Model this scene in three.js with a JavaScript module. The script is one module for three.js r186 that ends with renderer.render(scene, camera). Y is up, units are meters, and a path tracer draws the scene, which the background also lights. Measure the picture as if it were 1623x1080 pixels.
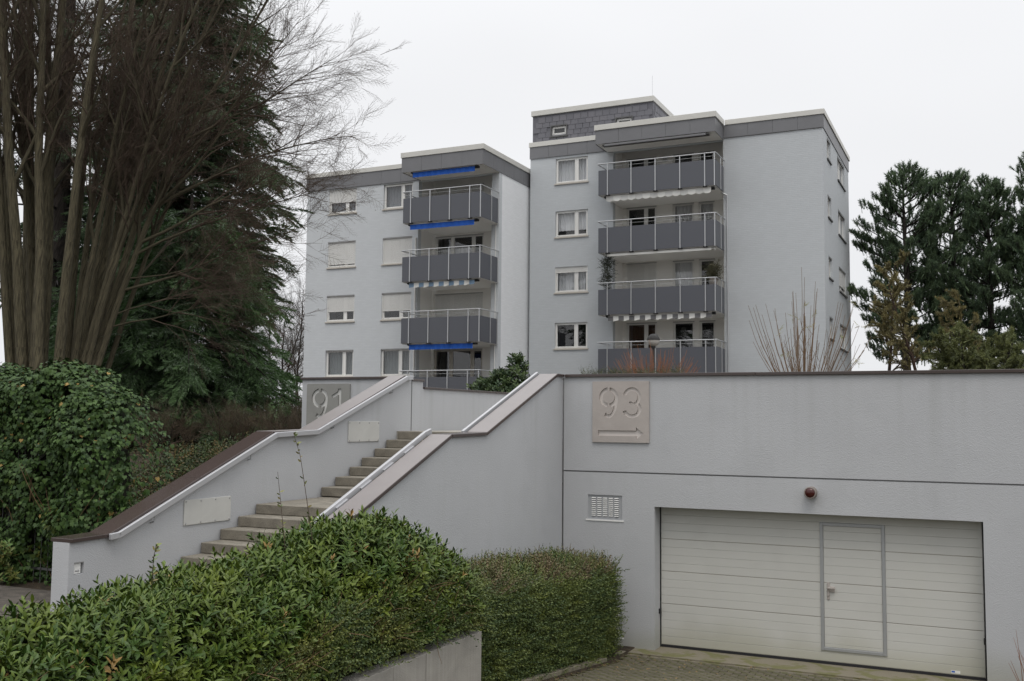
import * as THREE from 'three';
import { mergeGeometries, toCreasedNormals } from 'three/addons/utils/BufferGeometryUtils.js';
import { RoundedBoxGeometry } from 'three/addons/geometries/RoundedBoxGeometry.js';
import { ImprovedNoise } from 'three/addons/math/ImprovedNoise.js';

// ---------------------------------------------------------------- camera, sky, sun, exposure
const scene = new THREE.Scene();
const camera = new THREE.PerspectiveCamera(2 * Math.atan(540 / 1610.73) * 180 / Math.PI, 1623 / 1080, 0.1, 900);
{
  const D = Math.PI / 180, yaw = 25.1774 * D, pit = 4.48851 * D, rol = 0.51389 * D;
  const f = new THREE.Vector3(-Math.sin(yaw) * Math.cos(pit), Math.sin(pit), -Math.cos(yaw) * Math.cos(pit));
  const r = new THREE.Vector3().crossVectors(f, new THREE.Vector3(0, 1, 0)).normalize();
  const u = new THREE.Vector3().crossVectors(r, f);
  const r2 = r.clone().multiplyScalar(Math.cos(rol)).addScaledVector(u, Math.sin(rol));
  const u2 = u.clone().multiplyScalar(Math.cos(rol)).addScaledVector(r, -Math.sin(rol));
  camera.position.set(0, 3.66, 16);
  camera.quaternion.setFromRotationMatrix(new THREE.Matrix4().makeBasis(r2, u2, f.clone().negate()));
  camera.updateMatrixWorld();
}
const noise3 = new ImprovedNoise();
const nz = (x, y = 0, z = 0) => noise3.noise(x + 31.7, y + 17.3, z + 5.1);
const fbm = (x, y, z = 0) => nz(x, y, z) + 0.5 * nz(x * 2.1, y * 2.1, z + 3) + 0.25 * nz(x * 4.3, y * 4.3, z + 7);
{
  const W = 512, H = 256, data = new Float32Array(W * H * 4);
  for (let j = 0; j < H; j++) for (let i = 0; i < W; i++) {
    const el = ((j + 0.5) / H - 0.5) * Math.PI, az = (i + 0.5) / W * Math.PI * 2, s = Math.max(0, Math.sin(el));
    const c = Math.cos(el);
    let L = 0.775 * (1 + 1.8 * s * s * s) * (1 + 0.05 * fbm(Math.cos(az) * c * 2.2, s * 5, Math.sin(az) * c * 2.2));
    if (el < 0) L = 0.775 * Math.max(0.3, 1 + el * 4);
    const k = (j * W + i) * 4;
    data[k] = L * 0.985; data[k + 1] = L * 0.995; data[k + 2] = L * 1.02; data[k + 3] = 1;
  }
  const sky = new THREE.DataTexture(data, W, H, THREE.RGBAFormat, THREE.FloatType);
  sky.mapping = THREE.EquirectangularReflectionMapping; sky.magFilter = THREE.LinearFilter; sky.minFilter = THREE.LinearFilter;
  sky.needsUpdate = true;
  scene.background = sky; scene.environment = sky;
}
const sun = new THREE.DirectionalLight(0xfff6ea, 0.85);
sun.position.set(10, 74, 26); sun.target.position.set(-8, 4, -6);
sun.castShadow = true; sun.shadow.radius = 45; sun.shadow.mapSize.set(2048, 2048);
Object.assign(sun.shadow.camera, { left: -50, right: 50, top: 50, bottom: -50, near: 1, far: 200 });
scene.add(sun, sun.target);
const renderer = new THREE.WebGLRenderer({ antialias: true });
renderer.toneMapping = THREE.LinearToneMapping;
renderer.toneMappingExposure = 1.1;
renderer.shadowMap.enabled = true;

// ---------------------------------------------------------------- helpers
let seed = 12345;
const rnd = () => { seed = (seed + 0x6d2b79f5) | 0; let t = Math.imul(seed ^ (seed >>> 15), 1 | seed); t = (t + Math.imul(t ^ (t >>> 7), 61 | t)) ^ t; return ((t ^ (t >>> 14)) >>> 0) / 4294967296; };
const rr = (a, b) => a + (b - a) * rnd();
const V = (x, y, z) => new THREE.Vector3(x, y, z);
const lerp = (a, b, t) => a + (b - a) * t, clamp = (x, a, b) => Math.min(b, Math.max(a, x));
const smooth = (a, b, x) => { const t = clamp((x - a) / (b - a), 0, 1); return t * t * (3 - 2 * t); };
const table = (T, x) => { if (x <= T[0][0]) return T[0][1]; for (let i = 1; i < T.length; i++) if (x <= T[i][0]) return lerp(T[i - 1][1], T[i][1], (x - T[i - 1][0]) / (T[i][0] - T[i - 1][0])); return T[T.length - 1][1]; };
const used = {};
const numbered = (n) => { const k = used[n] = (used[n] ?? -1) + 1; return k ? n + '_' + String(k).padStart(3, '0') : n; };
function thing(name, label, category, group) {
  const o = new THREE.Group(); o.name = numbered(name); scene.add(o);
  o.userData = { label, category }; if (group) o.userData.group = group;
  return o;
}
function uvm(g, scale = 1) {           // uv in metres from the dominant axis of each face
  if (g.index) g = g.toNonIndexed();
  const p = g.attributes.position, uv = new Float32Array(p.count * 2), a = V(), b = V(), c = V(), n = V();
  for (let i = 0; i < p.count; i += 3) {
    a.fromBufferAttribute(p, i); b.fromBufferAttribute(p, i + 1); c.fromBufferAttribute(p, i + 2);
    n.crossVectors(b.clone().sub(a), c.clone().sub(a)); const x = Math.abs(n.x), y = Math.abs(n.y), z = Math.abs(n.z);
    [a, b, c].forEach((q, k) => { const [s, t] = x >= y && x >= z ? [q.z, q.y] : y >= z ? [q.x, q.z] : [q.x, q.y]; uv[(i + k) * 2] = s / scale; uv[(i + k) * 2 + 1] = t / scale; });
  }
  g.setAttribute('uv', new THREE.BufferAttribute(uv, 2));
  if (!g.attributes.normal) g.computeVertexNormals();
  return g;
}
function mesh(name, geo, mat, parent) {
  if (Array.isArray(geo)) geo = geo.length > 1 ? mergeGeometries(geo.map((g) => { g = g.index ? g.toNonIndexed() : g; if (!g.attributes.uv) g = uvm(g); for (const k of Object.keys(g.attributes)) if (!['position', 'normal', 'uv'].includes(k)) g.deleteAttribute(k); return g; })) : geo[0];
  const m = new THREE.Mesh(geo, mat); m.name = name; m.castShadow = m.receiveShadow = true;
  (parent ?? scene).add(m); if (!parent) m.name = numbered(name);
  return m;
}
function struct(name, geo, mat) { const m = mesh(name, geo, mat); m.userData = { kind: 'structure' }; return m; }
function box(x0, x1, y0, y1, z0, z1) { const g = new THREE.BoxGeometry(Math.abs(x1 - x0), Math.abs(y1 - y0), Math.abs(z1 - z0)); g.translate((x0 + x1) / 2, (y0 + y1) / 2, (z0 + z1) / 2); return uvm(g); }
function rbox(x0, x1, y0, y1, z0, z1, r = 0.01) { const g = new RoundedBoxGeometry(Math.abs(x1 - x0), Math.abs(y1 - y0), Math.abs(z1 - z0), 1, r); g.translate((x0 + x1) / 2, (y0 + y1) / 2, (z0 + z1) / 2); return uvm(g); }
function cyl(a, b, r, sides = 8, r2 = r) {
  const d = b.clone().sub(a), g = new THREE.CylinderGeometry(r2, r, d.length(), sides);
  g.applyQuaternion(new THREE.Quaternion().setFromUnitVectors(V(0, 1, 0), d.clone().normalize())); const m = a.clone().add(b).multiplyScalar(0.5); g.translate(m.x, m.y, m.z); return g;
}
const rectPath = (x0, x1, y0, y1) => { const p = new THREE.Path(); p.moveTo(x0, y0); p.lineTo(x0, y1); p.lineTo(x1, y1); p.lineTo(x1, y0); p.closePath(); return p; };
const polyShape = (pts) => { const s = new THREE.Shape(); pts.forEach(([x, y], i) => i ? s.lineTo(x, y) : s.moveTo(x, y)); s.closePath(); return s; };
function slabXY(x0, x1, y0, y1, holes, zFront, depth) {    // wall facing +z
  const s = polyShape([[x0, y0], [x1, y0], [x1, y1], [x0, y1]]);
  for (const h of holes) s.holes.push(rectPath(...h));
  const g = new THREE.ExtrudeGeometry(s, { depth, bevelEnabled: false }); g.translate(0, 0, zFront - depth); return uvm(g);
}
function slabZY(pts, holes, x0, x1) {                       // polygon in (z, y) extruded from x0 to x1
  const s = polyShape(pts.map(([z, y]) => [-z, y])); for (const [z0, z1, y0, y1] of holes) s.holes.push(rectPath(-z1, -z0, y0, y1));
  const g = new THREE.ExtrudeGeometry(s, { depth: x1 - x0, bevelEnabled: false });
  g.rotateY(Math.PI / 2); g.translate(x0, 0, 0); return uvm(g);
}
class Tubes {                                               // collects tapered tubes into one geometry
  constructor() { this.p = []; this.n = []; this.u = []; this.i = []; }
  add(pts, rad, sides = 5) {
    const base = this.p.length / 3; let prev = V(0.31, 0.2, 0.93), len = 0;
    pts.forEach((q, k) => {
      const t = (k < pts.length - 1 ? pts[k + 1].clone().sub(q) : q.clone().sub(pts[k - 1])).normalize();
      const a = prev.clone().addScaledVector(t, -prev.dot(t)).normalize(), b = V().crossVectors(t, a); prev = a;
      if (k) len += q.distanceTo(pts[k - 1]);
      for (let s = 0; s <= sides; s++) { const w = s / sides * Math.PI * 2, c = Math.cos(w), d = Math.sin(w); const nx = a.x * c + b.x * d, ny = a.y * c + b.y * d, nzz = a.z * c + b.z * d; this.p.push(q.x + nx * rad[k], q.y + ny * rad[k], q.z + nzz * rad[k]); this.n.push(nx, ny, nzz); this.u.push(s / sides, len); }
    });
    const m = sides + 1;
    for (let k = 0; k < pts.length - 1; k++) for (let s = 0; s < sides; s++) { const o = base + k * m + s; this.i.push(o, o + 1, o + m, o + 1, o + m + 1, o + m); }
    return this;
  }
  tri(a, b, c) { const o = this.p.length / 3, n = V().crossVectors(b.clone().sub(a), c.clone().sub(a)).normalize(); for (const q of [a, b, c]) { this.p.push(q.x, q.y, q.z); this.n.push(n.x, n.y, n.z); this.u.push(0, 0); } this.i.push(o, o + 1, o + 2); }
  geo() { const g = new THREE.BufferGeometry(); g.setAttribute('position', new THREE.Float32BufferAttribute(this.p, 3)); g.setAttribute('normal', new THREE.Float32BufferAttribute(this.n, 3)); g.setAttribute('uv', new THREE.Float32BufferAttribute(this.u, 2)); g.setIndex(this.i); return g; }
}
function inst(name, geo, mat, mats, cols, parent) {
  const m = new THREE.InstancedMesh(geo, mat, mats.length); m.name = name; m.castShadow = m.receiveShadow = true;
  mats.forEach((x, i) => { m.setMatrixAt(i, x); if (cols) m.setColorAt(i, cols[i]); });
  m.userData.kind = 'stuff'; (parent ?? scene).add(m); return m;
}
function orient(pos, dir, roll, s) {                         // local +y along dir
  const q = new THREE.Quaternion().setFromUnitVectors(V(0, 1, 0), dir.clone().normalize()).multiply(new THREE.Quaternion().setFromAxisAngle(V(0, 1, 0), roll));
  return new THREE.Matrix4().compose(pos, q, typeof s === 'number' ? V(s, s, s) : s);
}
const col = (r, g, b) => new THREE.Color().setRGB(r, g, b);

// ---------------------------------------------------------------- textures and materials
function tex(size, f, srgb = false, rep = 1) {
  const d = new Uint8Array(size * size * 4);
  for (let y = 0; y < size; y++) for (let x = 0; x < size; x++) { const v = f(x / size, y / size), k = (y * size + x) * 4; const a = Array.isArray(v) ? v : [v, v, v]; for (let c = 0; c < 3; c++) d[k + c] = clamp(a[c], 0, 1) * 255; d[k + 3] = 255; }
  const t = new THREE.DataTexture(d, size, size, THREE.RGBAFormat); t.wrapS = t.wrapT = THREE.RepeatWrapping; t.magFilter = THREE.LinearFilter; t.minFilter = THREE.LinearMipmapLinearFilter; t.generateMipmaps = true;
  if (srgb) t.colorSpace = THREE.SRGBColorSpace; t.repeat.set(rep, rep); t.needsUpdate = true; return t;
}
const tn = (u, v, f, o = 0) => { const a = u * Math.PI * 2, b = v * Math.PI * 2, r = f / (Math.PI * 2); return noise3.noise(Math.cos(a) * r + o + 9.2, Math.sin(a) * r + Math.cos(b) * r * 1.7 + 3.3, Math.sin(b) * r + o * 2 + 1.9); };
const hash = (a, b) => { let h = Math.imul(a * 374761393 + b * 668265263 | 0, 1274126177); h ^= h >>> 15; h = Math.imul(h, 2246822519); h ^= h >>> 13; return (h >>> 0) / 4294967296; };
const grainTex = tex(512, (u, v) => 0.5 + 0.35 * tn(u, v, 60) + 0.3 * (hash(u * 512 | 0, v * 512 | 0) - 0.5));
const stainTex = tex(512, (u, v) => { const a = tn(u, v, 3, 1) + 0.5 * tn(u, v, 8, 2) + 0.3 * tn(u, v, 22, 3), s = tn(u, v * 0.0 + 0.3, 40, 4) * 0.25 * (0.5 + tn(u, v, 3, 6)); const g = 0.93 + 0.07 * a + 0.05 * s + 0.02 * (hash(u * 512 | 0, v * 512 | 0) - 0.5); return [g, g * 0.997, g * 0.99]; });
const brickBump = tex(512, (u, v) => { const rows = 12, cols = 4, y = v * rows, row = Math.floor(y), x = u * cols + (row % 2) * 0.5, fx = x - Math.floor(x), fy = y - row; const h = hash(Math.floor(x) % cols, row); const j = Math.min(smooth(0, 0.06, fx), smooth(0, 0.06, 1 - fx), smooth(0, 0.16, fy), smooth(0, 0.16, 1 - fy)); return j * (0.75 + 0.25 * h) + 0.08 * tn(u, v, 70); });
const brickCol = tex(512, (u, v) => { const rows = 12, cols = 4, y = v * rows, row = Math.floor(y), x = u * cols + (row % 2) * 0.5, fx = x - Math.floor(x), fy = y - row; const h = hash(Math.floor(x) % cols, row + 7); const j = Math.min(smooth(0, 0.05, fx), smooth(0, 0.05, 1 - fx), smooth(0, 0.14, fy), smooth(0, 0.14, 1 - fy)); const g = lerp(0.93, 0.955 + 0.045 * h, j); return [g, g, g]; });
const aggTex = tex(512, (u, v) => { const h = hash(u * 256 | 0, v * 256 | 0), c = 0.62 + 0.4 * (h - 0.5) + 0.2 * tn(u, v, 6, 8); return [c, c * (0.96 + 0.03 * hash(u * 256 | 0, 5)), c * 0.92]; });
const concTex = tex(512, (u, v) => { const a = tn(u, v, 4, 11) + 0.6 * tn(u, v, 14, 12), streak = tn(u, 0.2, 50, 13); const g = 0.8 + 0.1 * a + 0.09 * streak + 0.06 * (hash(u * 512 | 0, v * 512 | 0) - 0.5); return [g, g * 0.985, g * 0.955]; });
const mossTex = tex(512, (u, v) => { const a = smooth(-0.15, 0.35, tn(u, v, 5, 21) + 0.5 * tn(u, v, 19, 22)), h = hash(u * 512 | 0, v * 512 | 0); const g = 0.78 + 0.25 * (h - 0.5); return [g * lerp(1, 0.72, a), g * lerp(0.97, 0.76, a), g * lerp(0.9, 0.42, a)]; });
const barkTex = tex(512, (u, v) => 0.55 + 0.5 * tn(u, v * 0.3, 36, 31) + 0.25 * (hash(u * 256 | 0, v * 64 | 0) - 0.5));
const soilTex = tex(512, (u, v) => { const h = hash(u * 256 | 0, v * 256 | 0), a = tn(u, v, 12, 41); const g = 0.6 + 0.5 * (h - 0.5) + 0.4 * a; return [g, g * 0.9, g * 0.78]; });
const weather = (() => {                 // 12 m x 4.6 m of rendering: rain streaks under the coping, damp at the foot, faint patches
  const W = 1536, H = 768, d = new Uint8Array(W * H * 4);
  for (let y = 0; y < H; y++) for (let x = 0; x < W; x++) {
    const X = x / W * 12, Y = y / H * 4.6, n = fbm(X * 0.9, Y * 0.9, 2), s = Math.max(0, nz(X * 7, Y * 0.25, 3)) * Math.max(0, nz(X * 1.1, 1, 9) + 0.35);
    let g = 1 + 0.035 * n - 0.16 * s * smooth(2.4, 4.4, Y) - 0.07 * s * smooth(1.4, 2.85, Y) * smooth(2.86, 2.8, Y) + 0.018 * (hash(x, y) - 0.5);
    const foot = smooth(0.55 + 0.3 * nz(X * 2, 2), 0.02, Y) , k = (y * W + x) * 4, damp = smooth(0.1, 0.55, fbm(X * 1.4, Y * 1.4, 14)) * 0.03;
    g -= damp; const c = [g * (1 - 0.2 * foot), g * (1 - 0.21 * foot) , g * (1 - 0.29 * foot) - 0.02 * s];
    for (let i = 0; i < 3; i++) d[k + i] = clamp(c[i] * 0.93, 0, 1) * 255; d[k + 3] = 255;
  }
  const t = new THREE.DataTexture(d, W, H, THREE.RGBAFormat); t.wrapS = t.wrapT = THREE.RepeatWrapping; t.magFilter = THREE.LinearFilter; t.minFilter = THREE.LinearMipmapLinearFilter; t.generateMipmaps = true; t.repeat.set(1 / 12, 1 / 4.6); t.offset.set(0.583, 0); t.needsUpdate = true; return t;
})();
const rep = (t, r, ry = r) => { const c = t.clone(); c.repeat.set(1 / r, 1 / ry); c.needsUpdate = true; return c; };
const std = (c, roughness = 0.8, o = {}) => new THREE.MeshStandardMaterial({ color: c, roughness, side: THREE.DoubleSide, ...o });
const M = {
  plaster: std(col(0.485, 0.495, 0.51), 0.9, { map: weather, bumpMap: rep(grainTex, 0.9), bumpScale: 0.004 }),
  brick: std(col(0.52, 0.548, 0.57), 0.8, { map: rep(brickCol, 1.0, 1.0), bumpMap: rep(brickBump, 1.0, 1.0), bumpScale: 0.003 }),
  brickLeft: std(col(0.585, 0.612, 0.635), 0.8, { map: rep(brickCol, 1.0, 1.0), bumpMap: rep(brickBump, 1.0, 1.0), bumpScale: 0.003 }),
  brickWhite: std(col(0.86, 0.88, 0.9), 0.8, { map: rep(brickCol, 1.0, 1.0), bumpMap: rep(brickBump, 1.0, 1.0), bumpScale: 0.003 }),
  loggia: std(col(0.82, 0.81, 0.78), 0.9, { bumpMap: rep(grainTex, 0.6), bumpScale: 0.003 }),
  trim: std(col(0.66, 0.655, 0.62), 0.55, { map: rep(stainTex, 3) }),
  fascia: std(col(0.185, 0.188, 0.2), 0.45, { map: rep(stainTex, 2) }),
  panel: std(col(0.092, 0.097, 0.113), 0.4),
  steel: std(col(0.52, 0.53, 0.54), 0.35, { metalness: 0.6 }),
  alu: std(col(0.47, 0.475, 0.49), 0.4, { metalness: 0.35 }),
  white: std(col(0.78, 0.78, 0.76), 0.45),
  shutter: std(col(0.68, 0.68, 0.66), 0.5),
  shutterBox: std(col(0.4, 0.4, 0.4), 0.6),
  sill: std(col(0.5, 0.47, 0.42), 0.6),
  sillDark: std(col(0.1, 0.1, 0.1), 0.6),
  pane: new THREE.MeshPhysicalMaterial({ color: 0xffffff, roughness: 0.02, transmission: 1, thickness: 0, ior: 1.5, specularIntensity: 1, side: THREE.DoubleSide }),
  curtain: std(col(0.62, 0.64, 0.66), 0.95),
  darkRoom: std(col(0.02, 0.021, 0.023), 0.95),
  roof: std(col(0.2, 0.2, 0.2), 0.9),
  slate: [std(col(0.14, 0.14, 0.158), 0.55), std(col(0.15, 0.148, 0.166), 0.55), std(col(0.128, 0.128, 0.146), 0.55)],
  blue: std(col(0.012, 0.1, 0.47), 0.8), blueLight: std(col(0.2, 0.3, 0.42), 0.8), awnWhite: std(col(0.75, 0.75, 0.72), 0.8), awnGrey: std(col(0.17, 0.17, 0.175), 0.8),
  black: std(col(0.012, 0.012, 0.013), 0.6), rubber: std(col(0.014, 0.014, 0.018), 0.55),
  coping: std(col(0.066, 0.05, 0.046), 0.2, { map: rep(stainTex, 2) }),
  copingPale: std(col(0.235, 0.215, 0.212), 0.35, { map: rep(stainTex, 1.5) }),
  step: std(col(0.31, 0.29, 0.25), 0.92, { map: rep(aggTex, 1.1), bumpMap: rep(aggTex, 1.1), bumpScale: 0.006 }),
  plate: std(col(0.56, 0.56, 0.535), 0.6, { map: rep(stainTex, 1.3) }),
  signBeige: std(col(0.43, 0.393, 0.368), 0.85, { map: rep(stainTex, 1.0), bumpMap: rep(grainTex, 0.5), bumpScale: 0.003 }),
  signGrey: std(col(0.28, 0.28, 0.265), 0.85, { map: rep(stainTex, 1.0), bumpMap: rep(grainTex, 0.5), bumpScale: 0.003 }),
  door: std(col(0.58, 0.578, 0.545), 0.5, { map: weather }),
  galv: std(col(0.4, 0.41, 0.42), 0.45, { metalness: 0.5 }),
  grille: std(col(0.36, 0.37, 0.385), 0.6),
  concrete: std(col(0.4, 0.385, 0.355), 0.9, { map: rep(concTex, 1.6), bumpMap: rep(grainTex, 0.7), bumpScale: 0.004 }),
  mossy: std(col(0.26, 0.24, 0.19), 0.95, { map: rep(mossTex, 1.7), bumpMap: rep(grainTex, 0.5), bumpScale: 0.006 }),
  paver: [std(col(0.135, 0.122, 0.095), 0.95, { map: rep(mossTex, 1.1), bumpMap: rep(grainTex, 0.4), bumpScale: 0.004 }), std(col(0.115, 0.105, 0.08), 0.95, { map: rep(mossTex, 0.9), bumpMap: rep(grainTex, 0.4), bumpScale: 0.004 }), std(col(0.155, 0.142, 0.115), 0.95, { map: rep(mossTex, 1.3), bumpMap: rep(grainTex, 0.4), bumpScale: 0.004 })],
  joint: std(col(0.045, 0.046, 0.028), 1, { map: rep(soilTex, 0.8) }),
  asphalt: std(col(0.12, 0.115, 0.11), 0.95, { map: rep(soilTex, 1.4), bumpMap: rep(grainTex, 0.5), bumpScale: 0.006 }),
  soil: std(col(0.07, 0.055, 0.035), 1, { map: rep(soilTex, 1.7), bumpMap: rep(soilTex, 1.7), bumpScale: 0.03 }),
  lampCap: std(col(0.035, 0.035, 0.035), 0.85), lampGlobe: std(col(0.5, 0.48, 0.45), 0.25),
  bark: std(col(0.19, 0.165, 0.1), 0.95, { map: rep(barkTex, 1, 2.2), bumpMap: rep(barkTex, 1, 2.2), bumpScale: 0.02 }),
  twig: std(col(0.075, 0.052, 0.036), 0.9),
  barkDark: std(col(0.05, 0.04, 0.034), 0.95, { map: rep(barkTex, 1, 2), bumpMap: rep(barkTex, 1, 2), bumpScale: 0.02 }),
  barkRed: std(col(0.11, 0.065, 0.045), 0.95, { map: rep(barkTex, 1, 2), bumpMap: rep(barkTex, 1, 2), bumpScale: 0.03 }),
  core: std(col(0.016, 0.017, 0.009), 1), coreBrown: std(col(0.03, 0.024, 0.015), 1),  // near-black hull colours, standing in for shade deep inside the hedges
  leafGloss: new THREE.MeshPhysicalMaterial({ color: 0xffffff, roughness: 0.42, specularIntensity: 0.5, side: THREE.DoubleSide }),
  leafThin: new THREE.MeshPhysicalMaterial({ color: 0xffffff, roughness: 0.6, side: THREE.DoubleSide }),
  needle: new THREE.MeshPhysicalMaterial({ color: 0xffffff, roughness: 0.9, transmission: 0.3, thickness: 0, side: THREE.DoubleSide }),
  redTwig: std(col(0.25, 0.11, 0.058), 0.8), tanTwig: std(col(0.17, 0.105, 0.055), 0.85), deadLeaf: std(col(0.12, 0.055, 0.03), 0.9),
  lampRed: std(col(0.055, 0.01, 0.008), 0.2), lampBody: std(col(0.25, 0.22, 0.2), 0.5),
};

// ---------------------------------------------------------------- ground
const drive = (z) => 0.11 * Math.max(0, z - 1);
function height(x, z) {
  if (z < -0.9) {
    if (x > -9.6 && x < -6.75 && z > -14) return 3.3;
    return lerp(2.9, 4.12, smooth(-13.2, -11.9, x)) + 0.03 * nz(x * 0.7, z * 0.7);
  }
  if (x > -5.28) return drive(z) - 0.06;
  if (x > -6.58) return z < 5.62 ? drive(z) + 0.03 : 1.27;
  if (x > -9.8) return z > 6.6 ? 1.4 : 1.0;
  return lerp(1.4, 2.9, smooth(6.4, 1.0, z)) + 0.05 * nz(x, z);
}
{
  const xs = new Set([-400, -250, -160, -110, -80, -60, -50, 20, 30, 45, 60, 90, 140, 250, 400]), zs = new Set([-500, -300, -200, -140, -100, -80, -65, 30, 45, 70, 120]);
  for (let x = -45; x <= 15; x += 0.75) xs.add(x); for (let z = -55; z <= 22; z += 0.75) zs.add(z);
  for (const x of [-5.285, -5.275, -6.585, -6.575, -9.805, -9.795, -9.605, -9.595, -6.755, -6.745]) xs.add(x);
  for (const z of [-0.905, -0.895, 5.615, 5.625, 6.595, 6.605]) zs.add(z);
  const X = [...xs].sort((a, b) => a - b), Z = [...zs].sort((a, b) => a - b), p = [], uv = [], ix = [];
  for (const z of Z) for (const x of X) { p.push(x, height(x, z), z); uv.push(x, z); }
  for (let j = 0; j < Z.length - 1; j++) for (let i = 0; i < X.length - 1; i++) { const o = j * X.length + i; ix.push(o, o + X.length, o + 1, o + 1, o + X.length, o + X.length + 1); }
  const g = new THREE.BufferGeometry(); g.setAttribute('position', new THREE.Float32BufferAttribute(p, 3)); g.setAttribute('uv', new THREE.Float32BufferAttribute(uv, 2)); g.setIndex(ix); g.computeVertexNormals();
  struct('ground', g, M.soil);
  const path = [box(-24, -9.805, 1.3, 1.45, 6.62, 14), box(-9.805, -6.58, 1.3, 1.43, 6.9, 14)];
  struct('path', path, M.asphalt);
}
// driveway: bedding sheet with single pavers on it
{
  const seg = [[0.3, 1], [1, 5], [5, 16]], gs = [];
  for (const [a, b] of seg) { const g = new THREE.BufferGeometry(); const y0 = drive(a) - 0.022, y1 = drive(b) - 0.022; g.setAttribute('position', new THREE.Float32BufferAttribute([-5.3, y0, a, 4, y0, a, 4, y1, b, -5.3, y0, a, 4, y1, b, -5.3, y1, b].map((v) => v), 3)); const q = g.toNonIndexed ? g : g; gs.push(uvm(q)); }
  const dw = struct('driveway', gs, M.joint);
  const geos = [0, 1, 2].map(() => { const g = new RoundedBoxGeometry(0.196, 0.05, 0.096, 1, 0.006); return uvm(g); });
  const cells = [];
  for (let r = 0; r < 62; r++) { const z = 0.48 + r * 0.102; for (let c = 0; c < 27; c++) { const x = -5.22 + c * 0.203 + (r % 2) * 0.1; const v = V(x, 0, z).project(camera); const inView = Math.abs(v.x) < 1.02 && Math.abs(v.y) < 1.04; cells.push([x, z, inView, v.y]); } }
  cells.sort((a, b) => (b[2] - a[2]) || (a[3] - b[3]));
  const rest = [];
  cells.forEach(([x, z], k) => {
    const tilt = rr(-0.012, 0.012), y = drive(z) - 0.024 + rr(-0.003, 0.003), slope = z > 1 ? -Math.atan(0.11) : 0;
    if (k < 300) { const m = mesh('paver', geos[k % 3], M.paver[(rnd() * 3) | 0], dw); m.position.set(x, y, z); m.rotation.set(slope + tilt, rr(-0.01, 0.01), tilt); } else rest.push(new THREE.Matrix4().compose(V(x, y, z), new THREE.Quaternion().setFromEuler(new THREE.Euler(slope, 0, 0)), V(1, 1, 1)));
  });
  inst('paver', geos[0], M.paver[0], rest, null, dw);
  struct('threshold', [box(-5.45, 0.4, -0.2, 0.012, -0.4, 0.34), box(-5.3, 0.1, -0.2, -0.012, 0.34, 0.44)], M.mossy);
  const k = thing('kerb', 'low mossy stone edging strip along the foot of the privet hedge', 'kerb');
  for (let i = 0; i < 6; i++) { const z0 = 0.35 + i * 0.9, g = rbox(-5.42, -5.31, -0.1, 0.035, 0, 0.88, 0.012); const m = mesh('kerb_stone', g, M.mossy, k); m.position.set(rr(-0.01, 0.01), drive(z0 + 0.45), z0); m.rotation.x = z0 > 0.8 ? -Math.atan(0.11) : 0; }
}

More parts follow.
